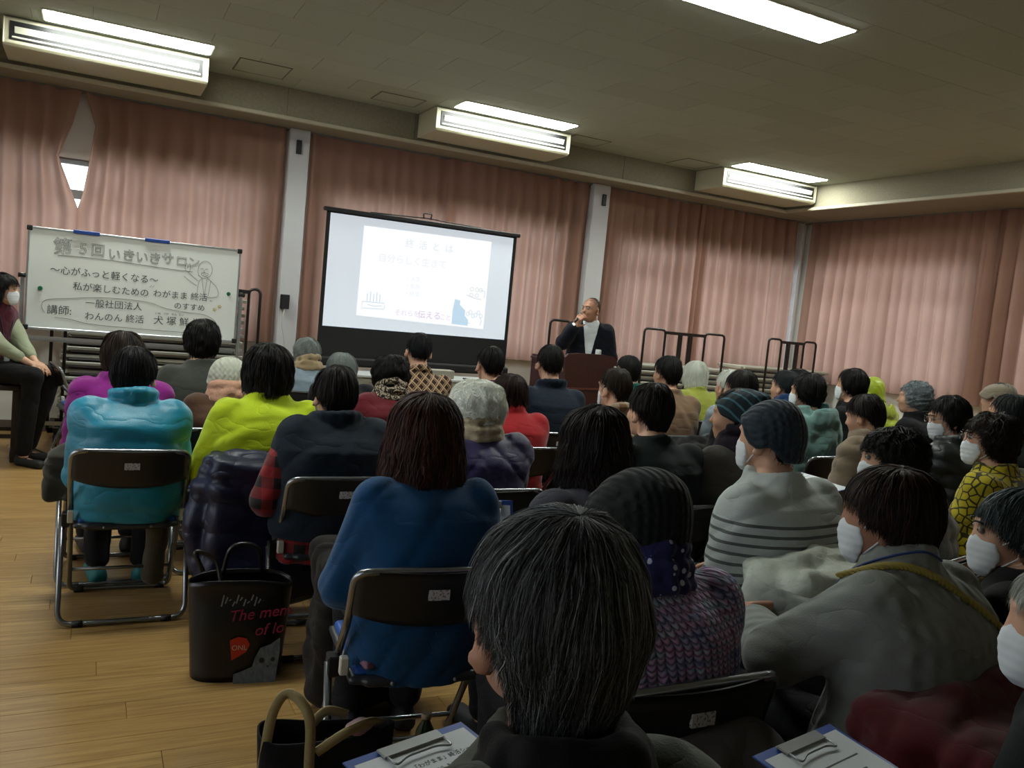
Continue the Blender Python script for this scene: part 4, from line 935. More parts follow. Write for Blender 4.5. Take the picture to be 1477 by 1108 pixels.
for s in (-1, 1):
    _ch('hinge', MB().box((s*(w+.012)-.016, -.10, .39), (s*(w+.012)+.016, -.05, .45), bev=.004).cyl((s*(w+.03), -.075, .43), (s*(w-.02), -.075, .43), .010, n=8).mesh('hinge'), DARK)
    _ch('clip', MB().box((s*(w-.006)-.012, -.165, .425), (s*(w-.006)+.012, -.14, .475), bev=.003).mesh('clip'), WHITEP)
    for y in (-.22, .215): _ch('foot_cap', MB().cyl((s*.15, y, .013), (s*.19, y, .013), .0145, n=10).mesh('foot_cap'), DARK)
for s in (-1, 1): _ch('rivet', MB().sph((s*.09, -.21, .415), .006, 8).mesh('rivet'), ALU, 'seat_pan')
def chair(x, y, rot, label, dy=-.02, group='folding chairs of the audience'):
    r = math.radians(rot); t = empty('folding_chair', (x-dy*math.sin(r), y+dy*math.cos(r), 0), r); tag(t, label, 'chair', group); D = {}
    for nm, me, sub in CH: D[nm] = link(nm, me, None, D[sub] if sub else t)
    return t
def drape(key, label, x, y, rot, mat, name='draped_coat', hs=(.27, .085, .27), z=.53, puff=0, diamond=False, amp=.010, sleeves=True, seed=1, collar=True, dz=0, cat='coat', fur=False):
    """a coat hung over a chair's backrest"""
    t = empty(name, (x, y, 0), math.radians(rot)); tag(t, label, cat)
    F = Field((-.48, -.58, .05), (.48, .12, .95), .0105); F.rbox((0, -.31, z), hs, .06, k=0); F.ell((0, -.31, z-hs[2]*.75), (hs[0]*.95, hs[1]*1.15, .14), .05)
    F.rbox((0, -.22, z+hs[2]-.05), (hs[0]*.93, .10, .06), .05, k=.03)
    if collar: F.cap((-.14, -.26, z+hs[2]-.01+dz), (.14, -.26, z+hs[2]-.01+dz), .045, .045, .03)
    if sleeves:
        for s in (-1, 1): F.cap((s*(hs[0]-.02), -.25, z+hs[2]-.07), (s*(hs[0]+.03), -.27, z-.03), .055, .05, .03); F.cap((s*(hs[0]+.03), -.27, z-.03), (s*(hs[0]-.01), -.30, z-.22), .05, .04, .02)
    F.warp(folds(seed, amp, 15)); F.warp(folds(seed+1, amp*.4, 40))
    if puff:
        if diamond: F.warp(lambda a, b, c: .010*(.7-np.minimum(np.abs(np.sin(PI*(c+a)/puff)), np.abs(np.sin(PI*(c-a)/puff)))**.5))
        else: F.warp(lambda a, b, c: .012*(.7-np.abs(np.sin(PI*(c+.02*np.sin(8*a))/puff))**.5))
    link('cloth', F.mesh('cloth'), mat, t); return t
# ------------------------------------------------------------------ the audience
BLK = ('060505', '191412'); DBR = ('0b0706', '2a1a13'); BRN = ('150b07', '3c2317'); AUB = ('190a06', '4b2417'); RED = ('1d0b07', '5e2d1f')
GRY = ('757b7a', 'b9bdb8'); WHI = ('b2b5ab', 'e6e8e0'); SLT = ('12171a', '566066'); SNP = ('08090b', '5d6367')
fb = fabric
def S(name, color, kind='plain', **k): return dict(name=name, mat=fb(name+'_cloth', color, kind, **{a: k.pop(a) for a in list(k) if a in ('c2', 'c3', 's', 'rough')}), **k)
def seat(key, x, y, T, who, ch=True, crot=None, **k):
    rot = k.get('rot', 0); person(key, x, y-.02, T, who[0], **k)
    if ch: chair(x, y, rot if crot is None else crot, 'steel folding chair seating the '+who[1], dy=k.pop('cdy', -.03))
TURQ = plain('turquoise_shoe', '1a6f74', .6)
# --- left block
seat('magenta', .15, 4.52, 1.19, ('person with tousled brown hair in a magenta padded jacket, behind the turquoise jacket', 'person in the magenta jacket'), hair='soft', hc=('0e0908', '6b5038'), n=1800, q=.012, yaw=-8, tops=[S('jacket', '7b1373', m=.030, puff=.11, pa=.012, collar='high')], rot=2)
seat('olive', .58, 5.15, 1.25, ('person with short black hair in a plain olive-grey shirt below the whiteboard', 'person in the olive-grey shirt'), hair='soft', hc=BLK, n=1300, tops=[S('shirt', '33362f', m=.016, collar='crew', fold=.005)], w=1.08, bulk=1.08)
seat('wknit', .66, 4.62, 1.075, ('person in a white knitted hat, peach scarf and brown jacket', 'person in the white knitted hat'), hair='short', hc=BLK, n=200, hat=dict(mat=fb('white_knit', 'b4b6a8', 'knit', s=.6), name='knit_hat', ribs=22, h=dict(tf=.8, ts=1.3, tr=1.5)), scarf=(fb('peach_scarf', 'b98d76', 'fleece'), 1.15), tops=[S('jacket', '4b3224', m=.028, puff=.12, collar='crew')])
seat('teal', .18, 4.02, 1.155, ('person with short black hair and glasses in a turquoise jacket, nearest the left aisle', 'person in the turquoise jacket'), hair='short', hc=('040404', '131112'), n=3500, q=.010, yaw=-14, glasses=True, hw=1.02, bulk=1.0, w=1.06, tops=[S('jacket', '0d7f9c', 'satin', m=.030, puff=.155, pa=.010, collar='high', fold=.005, cuff=True, rough=.5)], shoes=TURQ, hmod=dict(tp=.25, tr=1.9, ts=1.2), legs='101216')
seat('lime', .72, 3.85, 1.22, ('person with a dark curly bob in a bright lime-green top', 'person in the lime-green top'), hair='bob', hc=('070404', '23140f'), n=3200, q=.011, hw=1.06, hmod=dict(amp=.03, fr=34, tr=2.15, ts=2.0), yaw=-6, w=1.12, bulk=1.05, tops=[S('sweater', 'a9bd10', m=.020, collar='crew', fold=.007, ff=14, cuff=True)], hands={-1: (-.20, .22, .62), 1: (.16, .22, .6)})
seat('g7', 1.48, 6.40, 1.13, ('person with grey curls, beige scarf and pale blue jacket left of the screen foot', 'person in the pale blue jacket'), hair='curly', hc=GRY, n=700, yaw=-25, glasses=True, scarf=(fb('beige_scarf', '988667'), .9), tops=[S('jacket', '7d8d99', m=.024, puff=.13, collar='none')], hs=.95)
seat('g8', 1.52, 5.55, 1.09, ('person with a short grey bob in dark clothes below the left of the screen', 'grey-bobbed person in dark clothes'), hair='bob', hc=GRY, n=900, yaw=-12, hmod=dict(tr=1.9, ts=1.9), tops=[S('coat', '15181b', m=.02, collar='crew')])
seat('plaidvest', .93, 3.48, 1.165, ('person with short brown hair in a navy vest over a red and black plaid shirt', 'person in the navy vest and plaid shirt'), hair='short', hc=('0c0706', '33201a'), n=3200, q=.010, yaw=8, w=1.12, bulk=1.08, hmod=dict(amp=.02, ts=1.2), mask=True, legs='2b3c4c',
     tops=[S('shirt', '7c1418', 'plaid', c2='0d0a0b', m=.014, collar='none', hem=.38, lab='red and black checked shirt'), S('vest', '0d1925', m=.034, sleeves=False, collar='high', hem=.58, fold=.004)], hands={-1: (-.24, .16, .60), 1: (.1, .24, .6)}, feet={-1: (-.26, .22, .09), 1: (.12, .3, .09)})
seat('m10', 1.98, 5.35, 1.27, ('man with short dark hair in a brown windowpane-check shirt before the screen', 'man in the brown checked shirt'), hair='crop', hc=('0a0b0d', '2b3033'), n=900, w=1.05, tops=[S('shirt', '2a1b15', 'lines', c2='b99a78', m=.018, collar='shirt')], rot=-4, yaw=-4)
seat('crimson', 1.54, 4.60, 1.155, ('person with dark curls and a leopard scarf in a crimson padded jacket', 'person in the crimson jacket'), hair='curly', hc=BLK, n=1500, yaw=10, tops=[S('jacket', '5c0f1c', m=.028, puff=.11, collar='crew')], scarf=(fb('leopard_scarf', '2a221c', 'leopard', c2='a89a86'), .8), mask=True)
seat('blue', .90, 2.33, 1.195, ('person with reddish-brown hair to the collar in a plain blue sweater', 'person in the blue sweater'), hair='long', hc=('1b0a07', '6a3728'), n=9000, q=.009, rot=-6, yaw=-4, w=1.0, bulk=1.02, hmod=dict(fl=.16, tr=2.5, ts=2.35, amp=.02), hw=1.08, tops=[S('sweater', '0b4068', m=.016, collar='crew', fold=.008, ff=13, hem=.40, rough=.95)], hands={-1: (-.14, .20, .62), 1: (.12, .22, .6)})
seat('m13', 2.28, 4.85, 1.24, ('man with thinning black hair in a maroon jersey at the foot of the screen', 'man in the maroon jersey'), hair='crop', hc=('090808', '221b18'), n=900, tops=[S('jersey', '431b22', m=.018, collar='crew')], yaw=-2)
seat('red14', 2.12, 4.22, 1.12, ('person with a glossy auburn bob in a scarlet sweater', 'person in the scarlet sweater'), hair='bob', hc=('160705', '4a1c12'), n=1500, tops=[S('sweater', '970e18', m=.018, collar='turtle', fold=.004)], hmod=dict(tr=2.05, ts=1.95, amp=.01))
seat('w15', 1.48, 3.25, 1.155, ('person with fluffy white hair, beige scarf and a diamond-quilted purple jacket', 'person in the quilted purple jacket'), hair='curly', hc=('e2e4d9', 'f6f7f2'), n=5200, q=.010, yaw=6, scarf=(fb('oatmeal_scarf', '94876f', 'fleece'), .9), hw=1.12, tops=[S('jacket', '27204a', m=.032, puff=.115, diamond=True, collar='none', rough=.5)], strandlen=.5, hmod=dict(tr=1.85, amp=.032))
seat('m16', 2.66, 4.75, 1.28, ('man with spiky black hair in a navy jersey left of the lectern', 'man in the navy jersey'), hair='crop', hc=('060606', '2e261d'), n=1200, w=1.08, tops=[S('jersey', '0d1a29', m=.02, collar='high')], yaw=-6, rot=-6)
seat('long17', 1.38, 2.16, 1.20, ('person with dark brown shoulder-length hair in a slate-grey cardigan', 'person in the slate-grey cardigan'), hair='long', hc=('0b0605', '33201a'), n=8000, q=.009, rot=4, yaw=14, hmod=dict(tr=2.3, ts=2.35, fl=.22), w=1.12, tops=[S('cardigan', '32323f', m=.020, collar='crew', fold=.006, ff=14)])
seat('hat18', 1.125, 1.55, 1.115, ('person in a big black knitted cap and a knitted lilac, pink and blue sweater', 'person in the black knitted cap'), hair='short', hc=BLK, n=300, q=.009, rot=0, yaw=8, hat=dict(mat=fb('black_knit', '0b1213', 'knit', s=.8), name='knit_cap', slouch=.02, h=dict(rx=.118, yf=.125, yb=.132, rz=.135, tf=.85, ts=1.5, tr=1.85, tp=.18, amp=.012)), w=1.10, tops=[S('sweater', '8f8fb8', 'yarn', m=.022, collar='crew', fold=.004, hem=.45)], scarf=(fb('dotted_scarf', '1b1c4a', 'dots', c2='aeb3c4', s=1.5), .8))
seat('fg19', .522, .86, 1.215, ('person with grey-streaked black hair seen from behind, largest, in the centre foreground', 'grey-streaked person in the foreground'), hair='soft', hc=('040506', 'b8bfc3'), n=28000, q=.008, yaw=2, pitch=2, hw=1.0, hs=1.10, drop=.055, w=.86, strandlen=1.2, hmod=dict(w=.0010, mid=1.3, ts=.90, tr=2.9, tf=.7, amp=.022, tp=.28, fl=.02, rx=.092), skin='mid', tops=[S('coat', '2f352a', m=.030, puff=.12, collar='none'), S('hood', '050507', m=.004, sleeves=False, collar='fur', hem=.84, fold=.008, lab='black fleece hood')], hunch=.015)
# --- middle block
seat('bald20', 2.66, 3.98, 1.205, ('man with thinning brown hair in a beige checked shirt before the lectern', 'man in the beige checked shirt'), hair='crop', hc=('140d09', '4f3b2a'), n=1500, bald=.10, tops=[S('shirt', '6e4e2e', 'plaid', c2='a1917c', m=.018, collar='shirt')], mask=True, yaw=14, w=1.05)
seat('d21', 3.72, 5.40, 1.22, ('person with dark hair just right of the lectern, mostly hidden', 'dark-haired person right of the lectern'), hair='short', hc=BLK, n=500, tops=[S('sweater', '0f4c46', m=.02)])
seat('tan22', 3.60, 4.75, 1.265, ('person with black hair in a tan jacket before the twin-hoop cart', 'person in the tan jacket'), hair='short', hc=BLK, n=900, tops=[S('jacket', '705741', m=.024, collar='crew')], yaw=4)
seat('w23', 4.49, 5.55, 1.215, ('person with a silky white bob in a yellow-green top', 'white-bobbed person in the yellow-green top'), hair='bob', hc=('c2c5ba', 'eceee6'), n=1100, tops=[S('top', '90973c', m=.024, puff=.14, pa=.008, collar='crew')], rot=-8, yaw=6, hmod=dict(tr=2.1), hands={-1: (-.1, .25, .62), 1: (.34, .16, .80)})
seat('d24', 2.14, 2.92, 1.215, ('person with cropped dark brown hair in a blackish-green sweater', 'person in the blackish-green sweater'), hair='short', hc=('0a0605', '2f1e18'), n=3200, q=.010, w=1.08, tops=[S('sweater', '10191a', m=.02, collar='crew')], yaw=6)
seat('bean26', 2.56, 2.86, 1.215, ('person in a teal striped slouch beanie and purple scarf, grey-brown jacket', 'person in the striped slouch beanie'), hair='short', hc=BLK, n=300, q=.010, yaw=34, pitch=-4, hat=dict(mat=None, name='striped_beanie', slouch=.05, ribs=9, h=dict(rx=.108, yf=.112, yb=.135, rz=.125, tf=.78, ts=1.2, tr=1.5)), scarf=(fb('purple_scarf', '1b1320'), 1.0), tops=[S('jacket', '3f3b36', m=.024, collar='none'), ], hands={-1: (-.2, .2, .62), 1: (.1, .2, .6)})
seat('knit27', 2.05, 2.12, 1.235, ('person in a dark slate knitted hat, white sweater with thin grey stripes', 'person in the white striped sweater'), hair='short', hc=BLK, n=300, q=.009, yaw=16, mask=True, w=1.16, bulk=1.10, hat=dict(mat=fb('slate_knit', '1f2a33', 'knit', s=.8), name='knit_hat', h=dict(rx=.103, yf=.108, yb=.122, rz=.125, ts=1.4, tr=1.75, tp=.12)), tops=[S('sweater', 'b3bbba', 'stripes', c2='3e4244', m=.022, collar='crew', fold=.007, ff=13, z0=.5)], hands={-1: (-.22, .12, .58), 1: (.12, .2, .6)}, rot=6)
seat('b28', 3.42, 3.80, 1.255, ('person with thinning dark hair behind the two knitted hats', 'dark-haired person behind the two knitted hats'), hair='crop', hc=('0b0808', '3a2c22'), n=900, tops=[S('coat', '121316', m=.02)], yaw=0, hmod=dict(rx=.09))
seat('w29', 4.00, 4.56, 1.21, ('person with pale silver hair, mostly hidden behind a balding head', 'pale silver-haired person'), hair='short', hc=WHI, n=500, tops=[S('jacket', '7f8a91', m=.02)])
seat('g30', 4.48, 4.52, 1.235, ('person with dark grey hair, blue scarf and mustard jacket', 'person in the mustard jacket'), hair='short', hc=('101517', '384246'), n=700, scarf=(fb('blue_scarf', '123059'), .9), tops=[S('jacket', '857539', m=.024, puff=.15, collar='none')], yaw=10)
seat('d31', 4.98, 4.92, 1.235, ('person with dark hair and a white mask, left of the black-haired pair', 'dark-haired person in the cream scarf'), hair='soft', hc=BLK, n=600, mask=True, yaw=28, tops=[S('jacket', '9a9a90', m=.024)])
seat('sage32', 4.22, 4.06, 1.245, ('person with black hair in a pale sage hooded top, facing left in a mask', 'person in the sage hooded top'), hair='soft', hc=BLK, n=1500, mask=True, yaw=22, tops=[S('hoodie', '5c7a76', m=.024, collar='hood', fold=.007)], rot=6)
seat('b33', 5.04, 4.43, 1.285, ('person with black hair in a black jacket left of the lime hood', 'black-jacketed person left of the lime hood'), hair='soft', hc=BLK, n=900, mask=True, yaw=26, tops=[S('jacket', '0c1113', m=.022, collar='crew')])
seat('d34', 6.2, 5.42, 1.26, ('person with dark hair beyond the black-jacketed person, top of head only', 'dark-haired person behind the lime hood'), hair='short', hc=BLK, n=400, tops=[S('coat', '141416', m=.02)])
seat('lim35', 5.70, 4.82, 1.215, ('person wearing a bright lime hat and matching padded jacket', 'person in the lime hat'), hair=None, n=10, hat=dict(mat=fb('lime_shell', '95a60c', 'satin'), name='padded_hat', h=dict(rx=.105, yf=.11, yb=.12, rz=.118, tf=.8, ts=1.5, tr=1.7, amp=.03)), tops=[S('jacket', '95a60c', 'satin', m=.03, puff=.10, collar='hood')], yaw=18)
seat('g36', 5.32, 4.10, 1.245, ('person with fluffy grey hair in a black jacket with a raised collar', 'grey-haired person in the black jacket'), hair='curly', hc=('687276', 'b4bec0'), n=1200, yaw=24, strandlen=.4, tops=[S('jacket', '0b0c0f', m=.028, collar='high')], rot=4)
seat('beige37', 3.86, 3.22, 1.19, ('person with dark hair in a beige padded coat with a big hood', 'person in the beige padded coat'), hair='short', hc=('0d0807', '2b1c18'), n=1500, pitch=-16, hunch=.05, tops=[S('coat', '6e604f', m=.040, puff=.085, pa=.014, collar='hood', hk=1.25, ff=12)], w=1.08, rot=4, yaw=12)
seat('bl38', 4.25, 3.05, 1.225, ('person in glasses and mask with a dark bob and a black padded coat, facing left', 'person in the black padded coat'), hair='soft', hc=BLK, n=1800, yaw=48, pitch=-10, mask=True, glasses=True, eyes=True, q=.011, rot=8, tops=[S('coat', '181d1d', 'satin', m=.036, puff=.075, pa=.011, collar='high')], w=1.12)
seat('cap39', 5.60, 3.66, 1.30, ('person in a cream flat cap and dark green jacket by the side wall', 'person in the cream cap'), hair='crop', hc=('2c2f2e', '6d706c'), n=700, hat=dict(mat=fb('cream_cap', '7c7263'), name='flat_cap', h=dict(rx=.105, yf=.125, yb=.115, rz=.108, tf=.95, ts=.92, tr=1.0, tp=0)), tops=[S('jacket', '1b2b20', m=.03, puff=.12, collar='high')], yaw=10)
seat('d40', 4.66, 2.98, 1.265, ('person with slate-black hair behind the person in yellow flowers', 'slate-haired person behind the yellow flowers'), hair='short', hc=('0a0e0e', '313b3b'), n=1500, tops=[S('jacket', '18221c', m=.028, collar='high')], yaw=14)
seat('cur41', 3.58, 2.36, 1.215, ('person in glasses and white mask with brown curls, olive top with yellow flowers', 'person in the yellow-flowered top'), hair='curly', hc=('0f0806', '3c241a'), n=4500, q=.010, yaw=44, mask=True, glasses=True, eyes=True, rot=4, w=1.10, tops=[S('jacket', '39361a', 'floral', c2='b0a11c', m=.024, collar='crew', fold=.006)])
seat('cur42', 2.66, 2.12, 1.165, ('person with thick black curls and mask in a sage green padded jacket', 'person in the sage padded jacket'), hair='curly', hc=('050403', '191210'), n=5000, q=.010, yaw=40, mask=True, eyes=True, rot=14, tops=[S('jacket', '42585a', 'satin', m=.032, puff=.10, collar='high')], hw=1.04, hands={-1: (-.28, .26, .60), 1: (.1, .2, .6)})
seat('gr43', 1.74, 1.38, 1.165, ('person with short brown hair and mask in a pale grey sweater, hands clasped', 'person in the pale grey sweater'), hair='soft', hc=('0b0504', '4a2a1d'), n=9000, q=.0072, yaw=22, pitch=-4, mask=True, rot=12, w=1.14, bulk=1.12, hmod=dict(ts=1.25, tr=1.95, w=.0020, tp=.26), tops=[S('sweater', '767a76', 'knit', s=.35, m=.020, collar='turtle', fold=.007, ff=13, hem=.52)], hands={-1: (-.055, .30, .695), 1: (.04, .31, .72)}, hd={-1: (.8, .5, .1), 1: (-.85, .3, .0)}, pole={-1: (-1, -.35, -.5), 1: (.6, -.3, -1)}, hnrm={-1: (.2, -.3, -1), 1: (-.1, -.4, -1)}, curl=.7, skin='mid', hx=.0)
seat('g44', 2.22, 1.36, 1.11, ('person with a straight slate-grey bob and mask in black, near the right edge', 'slate-haired person in black'), hair='soft', hc=('151e22', '76838a'), n=8000, q=.009, yaw=36, mask=True, eyes=True, rot=10, w=1.1, hmod=dict(ts=1.3, tr=1.95), tops=[S('sweater', '070709', m=.02, collar='crew')])
seat('w45', 1.60, .86, 1.10, ('person with silver hair and mask at the right edge of the photo, black coat', 'silver-haired person at the right edge'), hair='soft', hc=('94978f', 'd2d5cc'), n=11000, q=.009, yaw=34, mask=True, rot=8, hmod=dict(ts=1.2, tr=1.9, w=.0016), tops=[S('coat', '0c1214', m=.026, collar='crew')])

# striped beanie cloth: bands that follow the knit
n_ = NT('striped_knit'); co_, p_ = n_.pos(); wv = n_.math('SINE', n_.math('ADD', n_.math('MULTIPLY', p_[2], 95), n_.math('MULTIPLY', p_[0], 130)))
n_.base(n_.mix(n_.math('GREATER_THAN', wv, .80), '0f2229', '38626f')); n_.b.inputs['Roughness'].default_value = .9; n_.bump(n_.noise(co_, 200, 2)[0], .002)
for o in PEOPLE['bean26']['root'].children:
    if o.name.startswith('striped_beanie'): o.data.materials.clear(); o.data.materials.append(n_.m)
# rope strap and neck cord on the grey sweater
def strap(key, pts, r, mat, name, label=None, twist=0, lift=.0):
    R = PEOPLE[key]; F = R['F'][0]; out = []
    for o, d in pts: out.append(F.hit(o, d, 0)+np.array(d)/np.linalg.norm(d)*(r+lift))
    P_ = smoothcurve(out, 8); b = MB()
    if twist:
        P2 = [np.array(p) for p in P_]; N = len(P2)*3; P2 = [np.array([np.interp(i/N*(len(P2)-1), range(len(P2)), [q[c] for q in P2]) for c in range(3)]) for i in range(N)]
        for ph in (0, 2.09, 4.19):
            b.tube([P2[i]+np.array([0, math.cos(i*.8+ph), math.sin(i*.8+ph)])*r*.55 for i in range(N)], r*.62, 6)
    else: b.tube(P_, r, 6)
    return b.build(name, mat, R['root'])
nb = PEOPLE['gr43']['J']['NB']; zc = nb[2]
strap('gr43', [((-.10, -.02, zc-.10), (-.4, .6, .8)), ((-.085, -.05, zc-.06), (-.3, -.2, 1)), ((-.05, -.07, zc-.06), (0, -.8, 1)), ((.03, -.07, zc-.09), (0, -1, .5)), ((.09, -.07, zc-.14), (.2, -1, .2)), ((.13, -.07, zc-.21), (.6, -1, 0))], .0085, plain('gold_rope', '8f8036', .6), 'rope_strap', twist=1, lift=.003)
strap('gr43', [((-.12, .02, zc-.16), (-.3, 1, .3)), ((-.09, -.0, zc-.08), (-.4, .3, 1)), ((-.05, -.05, zc-.02), (-.1, -.6, 1)), ((.03, -.06, zc-.01), (0, -1, .8)), ((.07, -.03, zc-.01), (.8, -.3, .9))], .003, plain('blue_cord', '17356f', .6), 'neck_cord', lift=.001)

# --- the woman in the maroon vest on a stool
person('staff', -.60, 7.36, 1.405, 'masked woman with wavy black hair, maroon vest and cream sleeves, beside the whiteboard', rot=-126, yaw=24, z0=.60, q=.0085, hair='long', hc=('060505', '1c1412'), n=2600, hmod=dict(ts=2.3, tr=2.5, fl=.12, amp=.03), mask=True, eyes=True, skin='light', group='people facing the audience',
       tops=[S('shirt', '8f957c', m=.012, slen=.62, collar='crew', cuff=True), S('vest', '4a0f22', m=.022, sleeves=False, collar='high', fold=.004)], legs='0a0a0d', hands={-1: (-.03, .30, .74), 1: (.03, .28, .755)}, curl=.45, hd={-1: (.35, .8, -.25), 1: (-.45, .75, -.2)}, hnrm={-1: (0, -.1, -1), 1: (0, -.1, -1)}, feet={-1: (-.10, .20, .09), 1: (.12, .34, .09)}, hw=1.02)
R = PEOPLE['staff']; F = R['F'][1]; nb = R['J']['NB']
strap('staff', [((-.05, .0, nb[2]-.02), (-.5, .5, .8)), ((-.04, .0, nb[2]-.12), (-.3, 1, 0)), ((-.01, .0, nb[2]-.26), (0, 1, 0)), ((.0, .0, nb[2]-.34), (0, 1, 0)), ((.01, .0, nb[2]-.26), (0, 1, 0)), ((.04, .0, nb[2]-.12), (.3, 1, 0)), ((.05, .0, nb[2]-.02), (.5, .5, .8))], .004, plain('lanyard_cord', '20213a', .6), 'lanyard', lift=.012)
p = F.hit((0, 0, nb[2]-.38), (0, 1, 0)); MB().box((-.03, p[1]+.012, nb[2]-.43), (.03, p[1]+.016, nb[2]-.34), bev=.003).build('name_badge', plain('badge', 'a8adb0', .4), R['root'])
st = empty('wooden_stool', (-.66, 7.38, 0)); tag(st, 'dark wooden stool under the woman in the maroon vest', 'stool')
DW = plain('dark_wood', '1a0d0b', .5)
MB().box((-.22, -.20, .54), (.22, .20, .585), bev=.012, seg=2).build('seat', DW, st)
for sx in (-1, 1):
    for sy in (-1, 1): MB().box((sx*.19-.022, sy*.17-.022, 0), (sx*.19+.022, sy*.17+.022, .54), bev=.004).build('leg', DW, st)
MB().box((-.19, -.18, .18), (.19, -.16, .21)).box((-.19, .16, .18), (.19, .18, .21)).build('stretcher', DW, st)
st = empty('folding_chair', (.02, 7.30, 0), math.radians(-80)); tag(st, 'empty folding chair with a blue seat beside the woman in the maroon vest', 'chair', 'folding chairs of the audience')
_D = {}
for nm, me, sub in CH: _D[nm] = link(nm, me, None, _D[sub] if sub else st)

# --- the standing speaker
person('speaker', 4.42, 7.12, 1.69, 'bald man standing behind the lectern with a microphone, navy jacket over a white shirt', rot=152, yaw=-42, pitch=3, z0=.885, stand=True, q=.0085, hair='crop', hc=('3a2c25', '5a463a'), n=1500, hmod=dict(rx=.0758, yf=.0945, yb=.0945, rz=.1050, tf=.66, ts=.90, tr=1.35, mid=1.0, tp=.15, amp=.0, w=.0012), bald=.0, strandlen=.08, eyes=True, skin='mid', group='people facing the audience', w=1.12,
       tops=[S('dress_shirt', 'dde3e8', m=.010, sleeves=True, slen=.95, collar='shirt', fold=.003), S('suit_jacket', '090e1a', m=.024, collar='none', hem=.76, slen=.88, fold=.004, vee=(1.02, .17))], legs='0a0d14', hands={1: (.17, .27, 1.40), -1: (-.25, .03, .84)}, hd={1: (-.35, .25, .8), -1: (0, .2, -1)}, hnrm={1: (-.7, -.6, .0), -1: (1, 0, 0)}, pole={1: (.6, -.1, -1), -1: (-.6, -1, 0)}, curl=.85, hx=.02)
# ------------------------------------------------------------------ small things
R = PEOPLE['speaker']; W = R['J']['W'][1]; mw = R['root'].matrix_basis
hc_ = W+np.array([-.015, .03, .07]); mouth = R['P'](0, .13, -.05); d = Vector(mouth-hc_).normalized(); a = Vector(hc_)-d*.09; c = Vector(mouth)-d*.02
mic = empty('microphone', mw @ ((a+c)/2)); tag(mic, 'black handheld microphone at the speaker\'s mouth', 'microphone')
def rel(v): return (mw @ v)-(mw @ ((a+c)/2))
MB().cyl(rel(a), rel(c-d*.05), .011, .014, n=12).build('handle', DARK, mic); MB().sph(rel(c-d*.03), .024, 12).build('mesh_head', plain('mic_mesh', '3a3c3e', .4, .8), mic)
# coats over chair backs
drape('c6', 'navy padded jacket hanging over the chair of the lime-green top', .72, 3.87, 0, fb('navy_quilt', '0b1230', 'satin'), 'padded_jacket', hs=(.27, .09, .29), z=.47, puff=.11, seed=5)
drape('c9', 'dark brown coat slumped over the chair between the plaid shirt and the blue sweater', .90, 3.10, 0, fb('dark_coat', '17120f'), 'long_coat', hs=(.17, .11, .27), z=.32, seed=8, sleeves=False, collar=False)
drape('c27', 'white fleece-lined coat hanging over the chair of the striped sweater', 2.07, 2.10, 6, fb('white_fleece', 'c6ccc0', 'fleece'), 'fleece_coat', hs=(.30, .10, .29), z=.50, seed=12, amp=.011)
drape('c43', 'dark red quilted coat hanging over the chair of the pale grey sweater', 1.75, 1.36, 12, fb('red_quilt', '4c0a10'), 'quilted_coat', hs=(.37, .14, .25), z=.48, seed=15, amp=.008, puff=.075)
drape('c44', 'navy blue padded jacket hanging behind the slate-haired person in black', 2.21, 1.36, 10, fb('blue_puffer', '1b2545', 'satin'), 'padded_jacket', hs=(.27, .11, .27), z=.50, seed=18, puff=.12)
drape('c18', 'taupe jacket hanging on the chair of the lilac knitted sweater', 1.12, 1.52, 0, fb('taupe_shell', '4b4644'), 'taupe_jacket', hs=(.25, .10, .20), z=.42, seed=21, sleeves=False)
drape('c2', 'black coat over the chair of the tan jacket', 3.60, 4.55, 0, fb('black_wool', '0a0a0b'), 'black_coat', hs=(.24, .10, .25), z=.50, seed=23)
o = Field((-.16, -.12, 0), (.16, .12, .34), .01); o.rbox((0, 0, .12), (.06, .05, .11), .03, k=0); o.cap((-.03, 0, .22), (.04, 0, .26), .022, k=.02); o.warp(folds(4, .012, 25))
o = link('shoulder_bag', o.mesh('shoulder_bag'), fb('grey_canvas', '3c3a33')); o.location = (-.09, 4.10, .44); tag(o, 'grey-brown cloth bag hanging left of the turquoise jacket', 'bag')
o = Field((-.1, -.1, -.02), (.1, .1, .36), .01); o.cap((.03, 0, .05), (-.03, 0, .28), .05, .045); o.warp(folds(9, .006, 25))
o = link('umbrella_pouch', o.mesh('umbrella_pouch'), fb('khaki_cloth', '4a4434')); o.location = (.27, 4.15, .04); o.rotation_euler = (0, .3, 0); tag(o, 'khaki rolled bag under the turquoise jacket\'s chair', 'bag')
f = Field((-.26, -.24, .42), (.26, .22, .52), .009); f.rbox((.02, -.09, .458), (.17, .12, .012), .011, k=0); f.warp(folds(3, .006, 20))
o = link('knitted_cushion', f.mesh('knitted_cushion'), fb('pink_knit', '8a6478', 'knit', s=.5)); o.location = (.86, 2.33, 0); tag(o, 'pink knitted cloth on the seat under the blue sweater', 'cloth')
